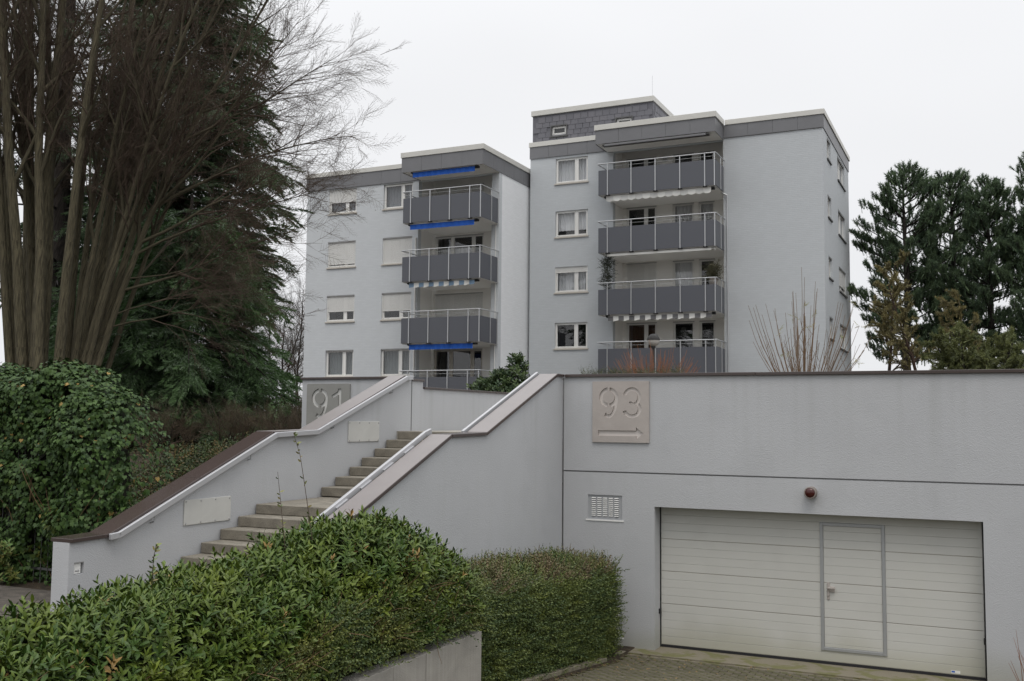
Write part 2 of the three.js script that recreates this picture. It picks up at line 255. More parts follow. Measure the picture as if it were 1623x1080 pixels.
// ---------------------------------------------------------------- windows
// local axes of a window group: x along the wall, y up, z out of the wall; the origin is the lower left corner of the opening
function makeWindow(parent, w, h, o = {}) {
  const g = new THREE.Group(); g.name = o.name ?? 'window'; parent.add(g);
  const d = o.inset ?? 0.1, f = 0.055, fr = [], y0 = 0.0, T = (a, b, c, e, z0 = -d - 0.06, z1 = -d) => fr.push(rbox(a, b, c, e, z0, z1, 0.008));
  T(0, f, y0, h); T(w - f, w, y0, h); T(f, w - f, y0, y0 + f); T(f, w - f, h - f, h);
  const cuts = [0, ...(o.split ?? [0.64]).map((s) => s * w), w];
  for (let i = 1; i < cuts.length - 1; i++) T(cuts[i] - 0.05, cuts[i] + 0.05, f, h - f);
  for (let i = 0; i < cuts.length - 1; i++) {                       // casements
    const a = i ? cuts[i] + 0.05 : f, b = i < cuts.length - 2 ? cuts[i + 1] - 0.05 : w - f, c = 0.05;
    T(a, a + c, y0 + f, h - f, -d - 0.045, -d + 0.012); T(b - c, b, y0 + f, h - f, -d - 0.045, -d + 0.012); T(a + c, b - c, y0 + f, y0 + f + c, -d - 0.045, -d + 0.012); T(a + c, b - c, h - f - c, h - f, -d - 0.045, -d + 0.012);
    mesh('pane', box(a + c, b - c, y0 + f + c, h - f - c, -d - 0.028, -d - 0.022), M.pane, g);
  }
  mesh('frame', fr, o.frameMat ?? M.white, g);
  if (o.shutter) {
    const sh = [], hh = o.shutter * h; const n = Math.max(2, Math.round(hh / 0.052));
    for (let i = 0; i < n; i++) { const yb = h - hh + i * hh / n; sh.push(rbox(0.03, w - 0.03, yb, yb + hh / n - 0.004, -d + 0.02, -d + 0.036, 0.006)); }
    sh.push(box(0.03, w - 0.03, h - hh - 0.03, h - hh, -d + 0.015, -d + 0.04));
    mesh('shutter', sh, M.shutter, g);
    for (const x of [0, w - 0.035]) mesh('shutter_rail', box(x, x + 0.035, 0, h, -d + 0.014, -d + 0.05), M.white, g);
  }
  if (o.sill !== false) mesh('sill', [rbox(-0.05, w + 0.05, -0.07, -0.003, -d - 0.05, 0.06, 0.006), box(0, w, -0.003, 0.02, -d - 0.02, -0.02)], o.sillMat ?? M.sill, g);
  if (o.lintel) mesh('lintel', box(0, w, h - 0.05, h - 0.003, -d + 0.06, -0.015), M.shutterBox, g);
  if (o.curtain) {
    const c = new THREE.PlaneGeometry(w - 0.1, (h - 0.1) * (o.curtainH ?? 1), 60, 1), p = c.attributes.position, ph = rnd() * 9;
    for (let i = 0; i < p.count; i++) { const x = p.getX(i); p.setZ(i, 0.035 * Math.sin(x * 34 + ph) + 0.02 * Math.sin(x * 71 + ph * 2)); if (o.curtain === 'gap' && Math.abs(x) < 0.16) p.setX(i, x < 0 ? -0.16 : 0.16); }
    c.translate(w / 2, h - 0.05 - (h - 0.1) * (o.curtainH ?? 1) / 2, -d - 0.22); c.computeVertexNormals();
    mesh('curtain', c, o.curtainMat ?? M.curtain, g);
  }
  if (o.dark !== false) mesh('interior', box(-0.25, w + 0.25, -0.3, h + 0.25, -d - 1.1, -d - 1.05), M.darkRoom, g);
  return g;
}
// ---------------------------------------------------------------- balconies
function makeBalcony(parent, x0, x1, zF, zB, rail, nPosts, postX) {
  const b = new THREE.Group(); b.name = 'balcony'; parent.add(b);
  const top = rail - 0.3, bot = rail - 1.47, t = 0.012;
  const xs = [x0, ...postX, x1];
  for (let i = 0; i < xs.length - 1; i++) mesh('panel', rbox(xs[i] + 0.006, xs[i + 1] - 0.006, bot, top, zF - t, zF, 0.003), M.panel, b);
  const zm = lerp(zF, zB, 0.55);
  for (const [s, x] of [[1, x1], [-1, x0]]) for (const [a, c] of [[zF - 0.01, zm], [zm, zB + 0.06]]) mesh('panel', rbox(s > 0 ? x - t : x, s > 0 ? x : x + t, bot, top, c + 0.006, a - 0.006, 0.003), M.panel, b);
  for (const x of [...postX, x1 - 0.04]) mesh('post', rbox(x - 0.022, x + 0.022, bot - 0.02, rail - 0.01, zF + 0.002, zF + 0.04, 0.006), M.steel, b);
  mesh('post', rbox(x1 + 0.002, x1 + 0.04, bot - 0.02, rail - 0.01, zm - 0.02, zm + 0.02, 0.006), M.steel, b);
  mesh('post', rbox(x1 + 0.002, x1 + 0.04, bot - 0.02, rail - 0.01, zB + 0.08, zB + 0.12, 0.006), M.steel, b);
  mesh('rail', [cyl(V(x0 - 0.02, rail, zF + 0.02), V(x1 + 0.02, rail, zF + 0.02), 0.026), cyl(V(x1 + 0.02, rail, zF + 0.02), V(x1 + 0.02, rail, zB), 0.026), cyl(V(x0 - 0.02, rail, zF + 0.02), V(x0 - 0.02, rail, zB), 0.026), cyl(V(x0, rail - 0.15, zF - 0.01), V(x1, rail - 0.15, zF - 0.01), 0.008)], M.steel, b);
  mesh('bracket', [...postX.map((x) => box(x - 0.1, x + 0.1, bot - 0.045, bot - 0.005, zF - 0.2, zF + 0.01)), box(x0 + 0.05, x1 - 0.05, bot - 0.035, bot - 0.005, zF - 0.12, zF - 0.06)], M.black, b);
  return b;
}
function awning(parent, kind, x0, x1, yTop, z) {
  const a = new THREE.Group(); a.name = 'awning'; parent.add(a);
  mesh('cassette', [rbox(x0 - 0.12, x1 + 0.12, yTop - 0.1, yTop, z - 0.28, z - 0.1, 0.02), cyl(V(x0 - 0.12, yTop - 0.05, z - 0.05), V(x1 + 0.12, yTop - 0.05, z - 0.05), 0.035, 8)], kind === 'white_box' ? M.awnWhite : kind === 'grey_box' ? M.sillDark : M.black, a);
  if (kind === 'white_box') { mesh('front_rail', rbox(x0, x1, yTop - 0.14, yTop - 0.01, z - 0.02, z + 0.04, 0.02), M.awnWhite, a); return; }
  if (kind === 'grey_box') { mesh('front_rail', rbox(x0, x1, yTop - 0.12, yTop - 0.02, z, z + 0.05, 0.015), M.fascia, a); return; }
  if (kind === 'blue') { mesh('valance', (() => { const g = new THREE.PlaneGeometry(x1 - x0, 0.24, 90, 2), p = g.attributes.position; for (let i = 0; i < p.count; i++) p.setZ(i, 0.012 * Math.sin(p.getX(i) * 19) + 0.006 * Math.sin(p.getX(i) * 47 + p.getY(i) * 6)); g.translate((x0 + x1) / 2, yTop - 0.17, z); g.computeVertexNormals(); return g; })(), M.blue, a); mesh('front_rail', rbox(x0, x1, yTop - 0.05, yTop - 0.015, z - 0.02, z + 0.03, 0.01), M.awnWhite, a); return; }
  const w = kind === 'scallop' ? 0.35 : 0.26, n = Math.round((x1 - x0) / w), dw = (x1 - x0) / n;            // scalloped strips
  for (let i = 0; i < n; i++) {
    const sx = x0 + i * dw, s = new THREE.Shape(); s.moveTo(0, 0); s.lineTo(dw, 0); s.lineTo(dw, -0.2);
    if (kind === 'scallop') s.quadraticCurveTo(dw / 2, -0.32, 0, -0.2); else s.lineTo(0, -0.23 + (i % 2 ? -0.03 : 0)); s.closePath();
    const g = uvm(new THREE.ExtrudeGeometry(s, { depth: 0.01, bevelEnabled: false, curveSegments: 6 })); g.translate(sx, yTop - 0.03, z - 0.005 + (i % 2) * 0.004);
    mesh('valance', g, kind === 'scallop' ? (i % 2 ? M.awnWhite : std(col(0.62, 0.62, 0.6), 0.8)) : kind === 'blue_white' ? (i % 2 ? M.awnWhite : M.blueLight) : (i % 2 ? M.awnWhite : M.awnGrey), a);
  }
  mesh('front_rail', rbox(x0, x1, yTop - 0.045, yTop, z - 0.04, z + 0.02, 0.01), M.awnWhite, a);
}
function fasciaRow(b, x0, x1, y0, y1, z, w = 1.16) { const n = Math.max(1, Math.round((x1 - x0) / w)); for (let i = 0; i < n; i++) mesh('fascia_panel', rbox(lerp(x0, x1, i / n) + 0.004, lerp(x0, x1, (i + 1) / n) - 0.004, y0 + rr(-0.002, 0.002), y1, z, z + 0.022, 0.003), M.fascia, b); }
function fasciaCol(b, x, y0, y1, z0, z1, w = 1.16) { const n = Math.max(1, Math.round((z0 - z1) / w)); for (let i = 0; i < n; i++) mesh('fascia_panel', rbox(x, x + 0.022, y0, y1, lerp(z0, z1, (i + 1) / n) + 0.004, lerp(z0, z1, i / n) - 0.004, 0.003), M.fascia, b); }

// ---------------------------------------------------------------- left apartment building
{
  const b = thing('apartment_building', 'lower grey apartment block on the left, with blue awnings under its balconies', 'apartment building');
  const z = -26.4, zB = -27.85, xr = -20.66, top = 16.0;
  const rows = [[15.31, 14.06], [12.62, 11.3], [9.87, 8.54], [7.1, 5.76]];
  const holes = [[-25.05, -21.05, 5.0, 15.3]];
  rows.forEach(([t, s], k) => { holes.push([-30.35, -28.67, s, k ? t : 15.3], [-27.07, -25.38, s, k ? t : 15.3]); });
  mesh('wall', slabXY(-31.7, xr, 2.5, 15.9, holes, z, 0.3), M.brickLeft, b);
  mesh('side_wall', box(xr - 0.3, xr - 0.001, 2.5, 15.9, z - 0.301, -34), M.brickWhite, b);
  mesh('wall', [box(-31.7, -31.4, 2.5, 15.9, z - 0.301, -38), box(-31.4, xr - 0.3, 2.5, 15.9, -38, -37.7)], M.brick, b);
  mesh('roof', box(-31.6, xr - 0.1, 15.8, 16.1, -37.9, z - 0.05), M.roof, b);
  // recess behind the balconies
  const lw = []; for (const r of [14.34, 11.55, 8.66, 5.9]) lw.push([-24.9, -22.2, r - 1.28, Math.min(r + 1.22, 15.28)]);
  mesh('recess_wall', [slabXY(-25.35, -20.96, 4.2, 15.6, lw, zB, 0.2), box(-25.35, -25.051, 4.2, 15.6, zB, z - 0.302), box(-21.049, -20.97, 4.2, 15.6, zB, z - 0.302)], M.loggia, b);
  const shut = [0.36, 0, 0.995, 0];
  [14.34, 11.55, 8.66, 5.9].forEach((r, k) => {
    const w = makeWindow(b, 2.7, Math.min(r + 1.22, 15.28) - r + 1.28, { split: [0.345, 0.78], shutter: shut[k], sill: false, frameMat: k === 1 ? M.white : M.sill, curtain: k === 1 ? true : 0, curtainH: 0.72, name: 'balcony_window', lintel: true });
    w.position.set(-24.9, r - 1.28, zB);
    if (k === 1) w.children.find((c) => c.name === 'curtain').position.y = -0.55;
    mesh('balcony_slab', box(-24.8, -20.72, r - 1.5, r - 1.33, zB + 0.002, -24.65), M.loggia, b);
    makeBalcony(b, -24.83, -20.68, -24.6, z, r, 4, [-24.4, -23.36, -22.32, -21.28]);
  });
  const SH = [[0.52, 0.02], [0.86, 1], [0.6, 0.66], [0, 0]];
  rows.forEach(([t, s], k) => [[-30.35, 1.68], [-27.07, 1.69]].forEach(([x, w], c) => {
    const tt = k ? t : 15.3, wd = makeWindow(b, w, tt - s, { split: [0.64], shutter: SH[k][c] > 0.05 ? SH[k][c] : 0, sillMat: M.sill, lintel: k > 0, curtain: k === 3 || k === 0, curtainH: k === 0 ? 1 : 0.97, curtainMat: k === 0 ? std(col(0.2, 0.215, 0.235), 0.9) : std(col(0.16, 0.185, 0.19), 0.9) });
    wd.position.set(x, s, z);
  }));
  // roof edge
  fasciaRow(b, -31.74, -24.93, 15.35, 16.02, z + 0.03);
  fasciaRow(b, -24.95, -20.64, 15.3, 16.0, -24.62);
  fasciaCol(b, -20.655, 15.32, 16.0, -24.6, -30.2);
  mesh('fascia_panel', box(-24.95, -24.93, 15.3, 16.0, -26.36, -24.62), M.fascia, b);
  mesh('soffit', box(-24.92, -20.66, 15.32, 15.38, z - 0.1, -24.63), M.loggia, b);
  mesh('roof', box(-24.9, -20.7, 15.38, 16.1, z - 0.04, -24.65), M.roof, b);
  mesh('roof_trim', [rbox(-31.8, -24.98, 16.022, 16.25, z - 0.1, z + 0.09, 0.01), rbox(-24.99, -20.58, 16.002, 16.25, -24.75, -24.56, 0.01), rbox(-20.75, -20.59, 16.003, 16.251, -31, -24.75, 0.01), rbox(-24.99, -24.8, 16.003, 16.251, z + 0.09, -24.75, 0.01), rbox(-31.8, -31.6, 16.02, 16.25, -38, z - 0.1, 0.01)], M.trim, b);
  const D = -24.72;
  awning(b, 'blue', -24.4, -21.1, 15.33, D); awning(b, 'blue', -24.5, -21.1, 12.86 - 0.02, D); awning(b, 'blue_white', -24.5, -21.05, 10.06, D); awning(b, 'blue', -24.45, -21.1, 7.18, D);
  mesh('downpipe', [cyl(V(-25.14, 4, z + 0.06), V(-25.14, 12.5, z + 0.06), 0.045, 10), cyl(V(-20.8, 4, z + 0.05), V(-20.8, 14, z + 0.05), 0.02, 6)], M.white, b);
}
// ---------------------------------------------------------------- right apartment building
{
  const b = thing('apartment_building', 'taller grey apartment block on the right, with slate penthouse and balconies above the garage wall', 'apartment building');
  const z = -29.6, zB = -31.0, xl = -20.5, xr = -6.36, z2 = -38.5;
  const rows = [[16.56, 15.31], [13.93, 12.64], [11.15, 9.89], [8.41, 7.15]], rails = [15.63, 12.91, 10.02, 7.27];
  const holes = [[-16.13, -10.8, 5.0, 16.6]]; rows.forEach(([t, s]) => holes.push([-19.13, -17.43, s, t]));
  mesh('wall', slabXY(xl, xr, 2.5, 17.2, holes, z, 0.3), M.brick, b);
  const sh = []; rows.forEach(([t, s]) => sh.push([-31.95, -30.78, s + 0.28, t], [-36.9, -34.25, s + 0.08, t]));
  mesh('side_wall', slabZY([[z - 0.301, 2.5], [z - 0.301, 17.2], [z2, 17.2], [z2, 2.5]], sh.map(([a, c, y0, y1]) => [a, c, y0, y1]), xr - 0.3, xr - 0.001), M.brick, b);
  mesh('wall', [box(xl, xr - 0.301, 2.5, 17.2, z2 - 0.3, z2), box(xl, xl + 0.3, 2.5, 17.2, z2, z - 0.301)], M.brick, b);
  mesh('roof', box(xl + 0.1, xr - 0.1, 17.1, 17.3, z2, z - 0.05), M.roof, b);
  const WT = [16.55, 14.12, 11.36, 8.43], W = [[-15.93, -14.4, [0.64]], [-13.6, -12.55, []], [-12.32, -11.55, []]], lw = [];
  WT.forEach((t, k) => W.forEach(([a, c]) => lw.push([a, c, rails[k] - (a < -14 ? 0.5 : 1.25), t])));
  mesh('recess_wall', [slabXY(-16.4, -10.6, 4.2, 16.9, lw, zB, 0.2), box(-16.4, -16.131, 4.2, 16.9, zB, z - 0.302), box(-10.799, -10.6, 4.2, 16.9, zB, z - 0.302)], M.loggia, b);
  WT.forEach((t, k) => W.forEach(([a, c, sp], i) => {
    const y0 = rails[k] - (a < -14 ? 0.5 : 1.25);
    const w = makeWindow(b, c - a, t - y0, { split: sp, name: 'balcony_window', sill: false, lintel: true, shutter: k === 2 && i === 0 ? 0.99 : 0, curtain: (k === 1 && i > 0) || (k === 2 && i === 1) || (k === 3 && i === 0), curtainH: k === 1 ? 0.34 : k === 3 ? 1 : 0.9, curtainMat: k === 3 ? std(col(0.09, 0.05, 0.035), 0.9) : M.curtain, inset: 0.06 });
    w.position.set(a, y0, zB);
  }));
  rails.forEach((r) => { mesh('balcony_slab', box(-16.25, -10.82, r - 1.5, r - 1.33, zB + 0.002, -28.05), M.loggia, b); makeBalcony(b, -16.3, -10.77, -28, z, r, 5, [-15.84, -14.69, -13.54, -12.39, -11.25]); });
  rows.forEach(([t, s], k) => { const w = makeWindow(b, 1.7, t - s, { split: [0.64], sillMat: M.sill, shutter: k === 2 ? 0.2 : 0, curtain: k < 3, curtainH: [1, 0.75, 0.95][k] ?? 1, curtainMat: k === 1 ? M.curtain : std(col(0.5, 0.52, 0.54), 0.95), inset: 0.08 }); w.position.set(-19.13, s, z); });
  sh.forEach(([a, c, y0, y1], i) => { const w = makeWindow(b, c - a, y1 - y0, { split: i % 2 ? [0.5] : [], sillMat: M.sillDark, lintel: true, curtain: i % 2 === 1, shutter: i === 5 ? 0.7 : 0 }); w.position.set(xr, y0, c); w.rotation.y = Math.PI / 2; });
  // roof edge
  const F0 = 16.68, F1 = 17.27;
  fasciaRow(b, xl - 0.03, -16.44, F0, F1, z + 0.03); fasciaRow(b, -10.76, xr + 0.03, F0, F1, z + 0.03);
  fasciaRow(b, -16.44, -10.78, 16.6, F1 - 0.02, -28.02); fasciaCol(b, -10.8, 16.6, F1 - 0.02, -28, z + 0.02, 1.6); fasciaCol(b, xr + 0.01, F0, F1, z, z2, 1.2);
  mesh('fascia_panel', box(-16.46, -16.44, 16.6, F1 - 0.02, z + 0.06, -28.02), M.fascia, b);
  mesh('soffit', box(-16.42, -10.81, 16.62, 16.68, z - 0.1, -28.03), M.loggia, b);
  mesh('roof', box(-16.4, -10.82, 16.68, 17.3, z - 0.04, -28.05), M.roof, b);
  mesh('roof_trim', [rbox(xl - 0.06, -16.5, F1 + 0.002, 17.51, z - 0.12, z + 0.09, 0.01), rbox(-10.7, xr + 0.08, F1 + 0.002, 17.51, z - 0.12, z + 0.09, 0.01), rbox(-16.5, -10.72, F1 - 0.018, 17.51, -28.15, -27.95, 0.01), rbox(-16.5, -16.35, F1 - 0.017, 17.511, z + 0.09, -28.15, 0.01), rbox(-10.87, -10.72, F1 - 0.017, 17.511, z + 0.09, -28.15, 0.01), rbox(xr - 0.08, xr + 0.081, F1 + 0.003, 17.511, z2 - 0.1, z - 0.12, 0.01), rbox(xl - 0.06, xl + 0.1, F1 + 0.003, 17.511, z2, z - 0.12, 0.01)], M.trim, b);
  // penthouse hung with slates
  const ph = new THREE.Group(); ph.name = 'penthouse'; b.add(ph);
  const pz = -29.78, px1 = -14.2, pb = 17.3, pt = 18.92, pz2 = -33.2, holesP = [[-19.44, -18.66, 17.84, 18.28], [-16.04, -15.26, 17.84, 18.28]];
  mesh('wall', [slabXY(xl + 0.02, px1 - 0.001, pb, pt, holesP, pz - 0.03, 0.15), box(px1 - 0.15, px1 - 0.001, pb, pt, pz2, pz - 0.181), box(xl + 0.02, px1 - 0.15, pb, pt, pz2 - 0.1, pz2), box(xl + 0.02, xl + 0.2, pb, pt, pz2, pz - 0.181)], M.slate[2], ph);
  mesh('roof', box(xl, px1 - 0.02, pt - 0.001, pt + 0.1, pz2, pz - 0.03), M.roof, ph);
  const sw = 0.38, shh = 0.25, gS = [0, 1, 2].map((k) => uvm(new RoundedBoxGeometry(sw - 0.008 - 0.01 * k, shh + 0.04, 0.014, 1, 0.003)));
  for (let r = 0; r < 7; r++) {
    const y = pb + 0.12 + r * shh;
    for (let c = -1; c < 18; c++) { const x = xl + 0.24 + c * sw + (r % 3) * 0.14; if (x < xl + 0.15 || x > px1 - 0.12 || y > pt - 0.05) continue; if (holesP.some(([a, d, e, f]) => x > a - 0.14 && x < d + 0.14 && y > e - 0.1 && y < f + 0.1)) continue; const m = mesh('slate', gS[(rnd() * 3) | 0], M.slate[(rnd() * 3) | 0], ph); m.position.set(x, y, pz - 0.008); m.rotation.set(-0.045, 0, rr(-0.01, 0.01)); }
    for (let c = 0; c < 9; c++) { const zz = pz - 0.24 - c * sw - (r % 3) * 0.14; if (zz < pz2 || y > pt - 0.05) continue; const m = mesh('slate', gS[(rnd() * 3) | 0], M.slate[(rnd() * 3) | 0], ph); m.position.set(px1 + 0.012, y, zz); m.rotation.set(-0.045, Math.PI / 2, 0, 'YXZ'); }
  }
  mesh('roof_trim', [rbox(xl - 0.04, px1 + 0.06, pt, 19.18, pz - 0.15, pz + 0.06, 0.01), rbox(px1 - 0.1, px1 + 0.061, pt + 0.001, 19.181, pz2 - 0.06, pz - 0.15, 0.01), rbox(xl - 0.04, xl + 0.1, pt + 0.001, 19.181, pz2, pz - 0.15, 0.01)], M.trim, ph);
  for (const [a, c, e, f] of holesP) {
    const w = makeWindow(b, c - a, f - e, { split: [], inset: 0.05, sill: false, dark: true, name: 'roof_window' }); w.position.set(a, e, pz - 0.03);
    mesh('surround', [box(-0.06, 0, -0.06, f - e + 0.06, -0.02, 0.05), box(c - a, c - a + 0.06, -0.06, f - e + 0.06, -0.02, 0.05), box(0, c - a, f - e, f - e + 0.06, -0.02, 0.055), box(-0.1, c - a + 0.1, -0.12, -0.062, -0.02, 0.09)], M.sillDark, w);
  }
  const D = -28.12;
  awning(b, 'grey_box', -16.0, -11.2, 16.58, D + 0.1); awning(b, 'scallop', -15.95, -11.0, 14.13, D); awning(b, 'white_box', -15.9, -11.0, 11.4, D); awning(b, 'grey_white', -15.85, -11.0, 8.52, D);
  mesh('downpipe', [cyl(V(-10.62, 4, z + 0.06), V(-10.62, 14.0, z + 0.06), 0.032, 10), cyl(V(-10.62, 14.0, z + 0.06), V(-10.9, 14.15, z + 0.1), 0.032, 10)], M.steel, b);
  mesh('wall_lamp', rbox(-14.05, -13.85, 16.25, 16.45, zB + 0.001, zB + 0.12, 0.02), M.shutterBox, b);
  mesh('antenna', [cyl(V(-14.6, 19.1, -31), V(-14.6, 20.6, -31), 0.006, 5)], M.galv, b);
}

// ---------------------------------------------------------------- garage with sectional door
const XW = -6.56;
{
  const g = thing('garage', 'wide grey rendered garage front with a cream sectional door', 'garage');
  const xR = 4.5, yt = 4.395, gy = 2.82;
  const vent = [[-6.1, -5.5, 2.04, 2.44], [-6.02, -5.5, 0.16, 0.6]];
  // the groove is a real recess between the upper and the lower rendering
  mesh('wall', slabXY(XW + 0.025, xR, gy + 0.012, yt, [], 0, 0.3), M.plaster, g);
  mesh('wall', (() => { const s = polyShape([[XW + 0.025, -0.3], [-4.95, -0.3], [-4.95, 2.285], [-0.125, 2.285], [-0.125, -0.3], [xR, -0.3], [xR, gy - 0.012], [XW + 0.025, gy - 0.012]]); for (const v of vent) s.holes.push(rectPath(...v)); const e = new THREE.ExtrudeGeometry(s, { depth: 0.3, bevelEnabled: false }); e.translate(0, 0, -0.3); return uvm(e); })(), M.plaster, g);
  mesh('wall_joint', [box(XW + 0.02, xR, gy - 0.012, gy + 0.012, -0.28, -0.02), box(XW + 0.0, XW + 0.026, 0, yt, -0.28, -0.018)], std(col(0.2, 0.2, 0.2), 0.9), g);
  mesh('jamb', [box(-4.952, -4.93, 0, 2.285, -0.34, -0.301), box(-0.147, -0.123, 0, 2.285, -0.34, -0.301), box(-4.95, -0.125, 2.26, 2.287, -0.5, -0.301)], M.black, g);
  mesh('coping', [rbox(XW + 0.05, -3.3, yt, 4.445, -0.36, 0.045, 0.006), rbox(-3.297, 0.6, yt - 0.002, 4.443, -0.36, 0.045, 0.006), rbox(0.603, xR, yt, 4.445, -0.36, 0.045, 0.006)], M.coping, g);
  mesh('wall', [box(XW + 0.03, XW + 0.28, -0.3, 4.0, -12, -0.301), box(xR - 0.3, xR, -0.3, 4.0, -12, -0.301), box(XW + 0.281, xR - 0.301, -0.3, 4.0, -12, -11.7)], M.plaster, g);
  mesh('roof', box(XW + 0.06, xR - 0.02, 3.9, 4.05, -11.9, -0.302), M.roof, g);
  for (const [a, c, y0, y1] of vent) {
    const v = new THREE.Group(); v.name = 'vent_grille'; g.add(v);
    mesh('back', box(a, c, y0, y1, -0.12, -0.1), M.black, v);
    const s = polyShape([[a, y0], [c, y0], [c, y1], [a, y1]]), nx = 5, ny = Math.round((y1 - y0) / 0.033) - 2;
    for (let i = 0; i < nx; i++) for (let j = 0; j < ny; j++) { const x = a + 0.05 + i * (c - a - 0.1) / nx + 0.015, y = y0 + 0.045 + j * (y1 - y0 - 0.08) / ny; s.holes.push(rectPath(x, x + 0.07, y, y + 0.012)); }
    const e = new THREE.ExtrudeGeometry(s, { depth: 0.008, bevelEnabled: false }); e.translate(0, 0, -0.03); mesh('plate', uvm(e), M.grille, v);
    const sl = []; for (let i = 0; i < nx; i++) for (let j = 0; j < ny; j++) { const x = a + 0.065 + i * (c - a - 0.1) / nx, y = y0 + 0.045 + j * (y1 - y0 - 0.08) / ny; const q = new THREE.BoxGeometry(0.07, 0.003, 0.022); q.rotateX(0.6); q.translate(x + 0.035, y + 0.016, -0.014); sl.push(uvm(q)); }
    mesh('slat', sl, M.white, v);
    mesh('sill', box(a - 0.03, c + 0.03, y0 - 0.025, y0 - 0.002, -0.03, 0.012), M.white, v);
  }
  // door: four sections of planks; a wicket door is cut into it
  const dz = -0.3, wx0 = -2.36, wx1 = -1.52, wy0 = 0.27, wy1 = 2.09;
  const door = new THREE.Group(); door.name = 'garage_door'; g.add(door);
  const wicket = new THREE.Group(); wicket.name = 'wicket_door'; g.add(wicket);
  const plank = (par, x0, x1, y0, y1) => mesh('plank', rbox(x0, x1, y0 + 0.001, y1 - 0.001, dz - 0.045, dz, 0.0045), M.door, par);
  const secs = [[0.06, 0.705, 5], [0.712, 1.227, 4], [1.234, 1.747, 4], [1.754, 2.27, 4]];
  for (const [a, c, n] of secs) for (let i = 0; i < n; i++) {
    const y0 = lerp(a, c, i / n), y1 = lerp(a, c, (i + 1) / n);
    const inW = y0 > wy0 - 0.06 && y1 < wy1 + 0.06;
    if (y1 <= wy0 || y0 >= wy1) { plank(door, -4.925, -0.15, y0, y1); continue; }
    plank(door, -4.925, wx0 - 0.05, y0, y1); plank(door, wx1 + 0.05, -0.15, y0, y1);
    if (y0 < wy0) plank(door, wx0 - 0.049, wx1 + 0.049, y0, wy0 - 0.05);
    if (y1 > wy1 + 0.05) plank(door, wx0 - 0.049, wx1 + 0.049, wy1 + 0.05, y1);
    const a0 = Math.max(y0, wy0), b0 = Math.min(y1, wy1); if (b0 - a0 > 0.02) plank(wicket, wx0, wx1, a0, b0);
  }
  mesh('seal', rbox(-4.93, -0.145, 0.004, 0.058, dz - 0.05, dz - 0.004, 0.01), M.rubber, door);
  mesh('back', box(-4.93, -0.145, 0.05, 2.27, dz - 0.03, dz - 0.007), M.door, door);
  mesh('seam_shadow', secs.slice(1).map(([a]) => box(-4.925, -0.15, a - 0.0055, a - 0.0015, dz - 0.03, dz - 0.004)), std(col(0.27, 0.235, 0.19), 0.9), door);
  mesh('frame', [rbox(wx0 - 0.05, wx0 - 0.003, wy0 - 0.05, wy1 + 0.05, dz - 0.03, dz + 0.018, 0.004), rbox(wx1 + 0.003, wx1 + 0.05, wy0 - 0.05, wy1 + 0.05, dz - 0.03, dz + 0.018, 0.004), rbox(wx0 - 0.003, wx1 + 0.003, wy0 - 0.05, wy0 - 0.003, dz - 0.03, dz + 0.017, 0.004), rbox(wx0 - 0.003, wx1 + 0.003, wy1 + 0.003, wy1 + 0.05, dz - 0.03, dz + 0.017, 0.004)], M.galv, wicket);
  mesh('handle', [rbox(wx0 + 0.045, wx0 + 0.085, 0.98, 1.24, dz, dz + 0.014, 0.006), cyl(V(wx0 + 0.065, 1.16, dz), V(wx0 + 0.065, 1.16, dz + 0.06), 0.012), rbox(wx0 + 0.055, wx0 + 0.17, 1.148, 1.172, dz + 0.045, dz + 0.065, 0.006), cyl(V(wx0 + 0.065, 1.05, dz), V(wx0 + 0.065, 1.05, dz + 0.03), 0.014)], M.signBeige, wicket);
  mesh('padlock_plate', rbox(wx0 + 0.08, wx0 + 0.16, 1.1, 1.18, dz + 0.001, dz + 0.03, 0.008), M.signBeige, wicket);
  mesh('photocell', rbox(-4.952, -4.915, 0.55, 0.63, -0.27, -0.22, 0.008), M.black, g); mesh('photocell', rbox(-0.16, -0.123, 0.53, 0.62, -0.27, -0.22, 0.008), M.black, g);
  mesh('sticker', [box(-0.6, -0.48, 0.075, 0.115, dz + 0.0006, dz + 0.0016)], M.white, door); mesh('sticker', [box(-0.595, -0.55, 0.085, 0.108, dz + 0.0018, dz + 0.0026)], M.blue, door);
  const l = thing('warning_lamp', 'small round dark red lamp on the wall above the garage door', 'lamp');
  const cz = (r, a, c, s = 24) => { const q = new THREE.CylinderGeometry(r, r, c - a, s); q.rotateX(Math.PI / 2); q.translate(-2.48, 2.61, (a + c) / 2); return q; };
  mesh('housing', [cz(0.09, 0, 0.05), (() => { const q = new THREE.TorusGeometry(0.08, 0.012, 8, 24); q.translate(-2.48, 2.61, 0.14); return q; })(), cz(0.083, 0.05, 0.13)], M.lampBody, l);
  mesh('lens', (() => { const q = new THREE.SphereGeometry(0.078, 20, 10, 0, Math.PI * 2, 0, Math.PI / 2); q.rotateX(Math.PI / 2); q.scale(1, 1, 0.6); q.translate(-2.48, 2.61, 0.131); return q; })(), M.lampRed, l);
}
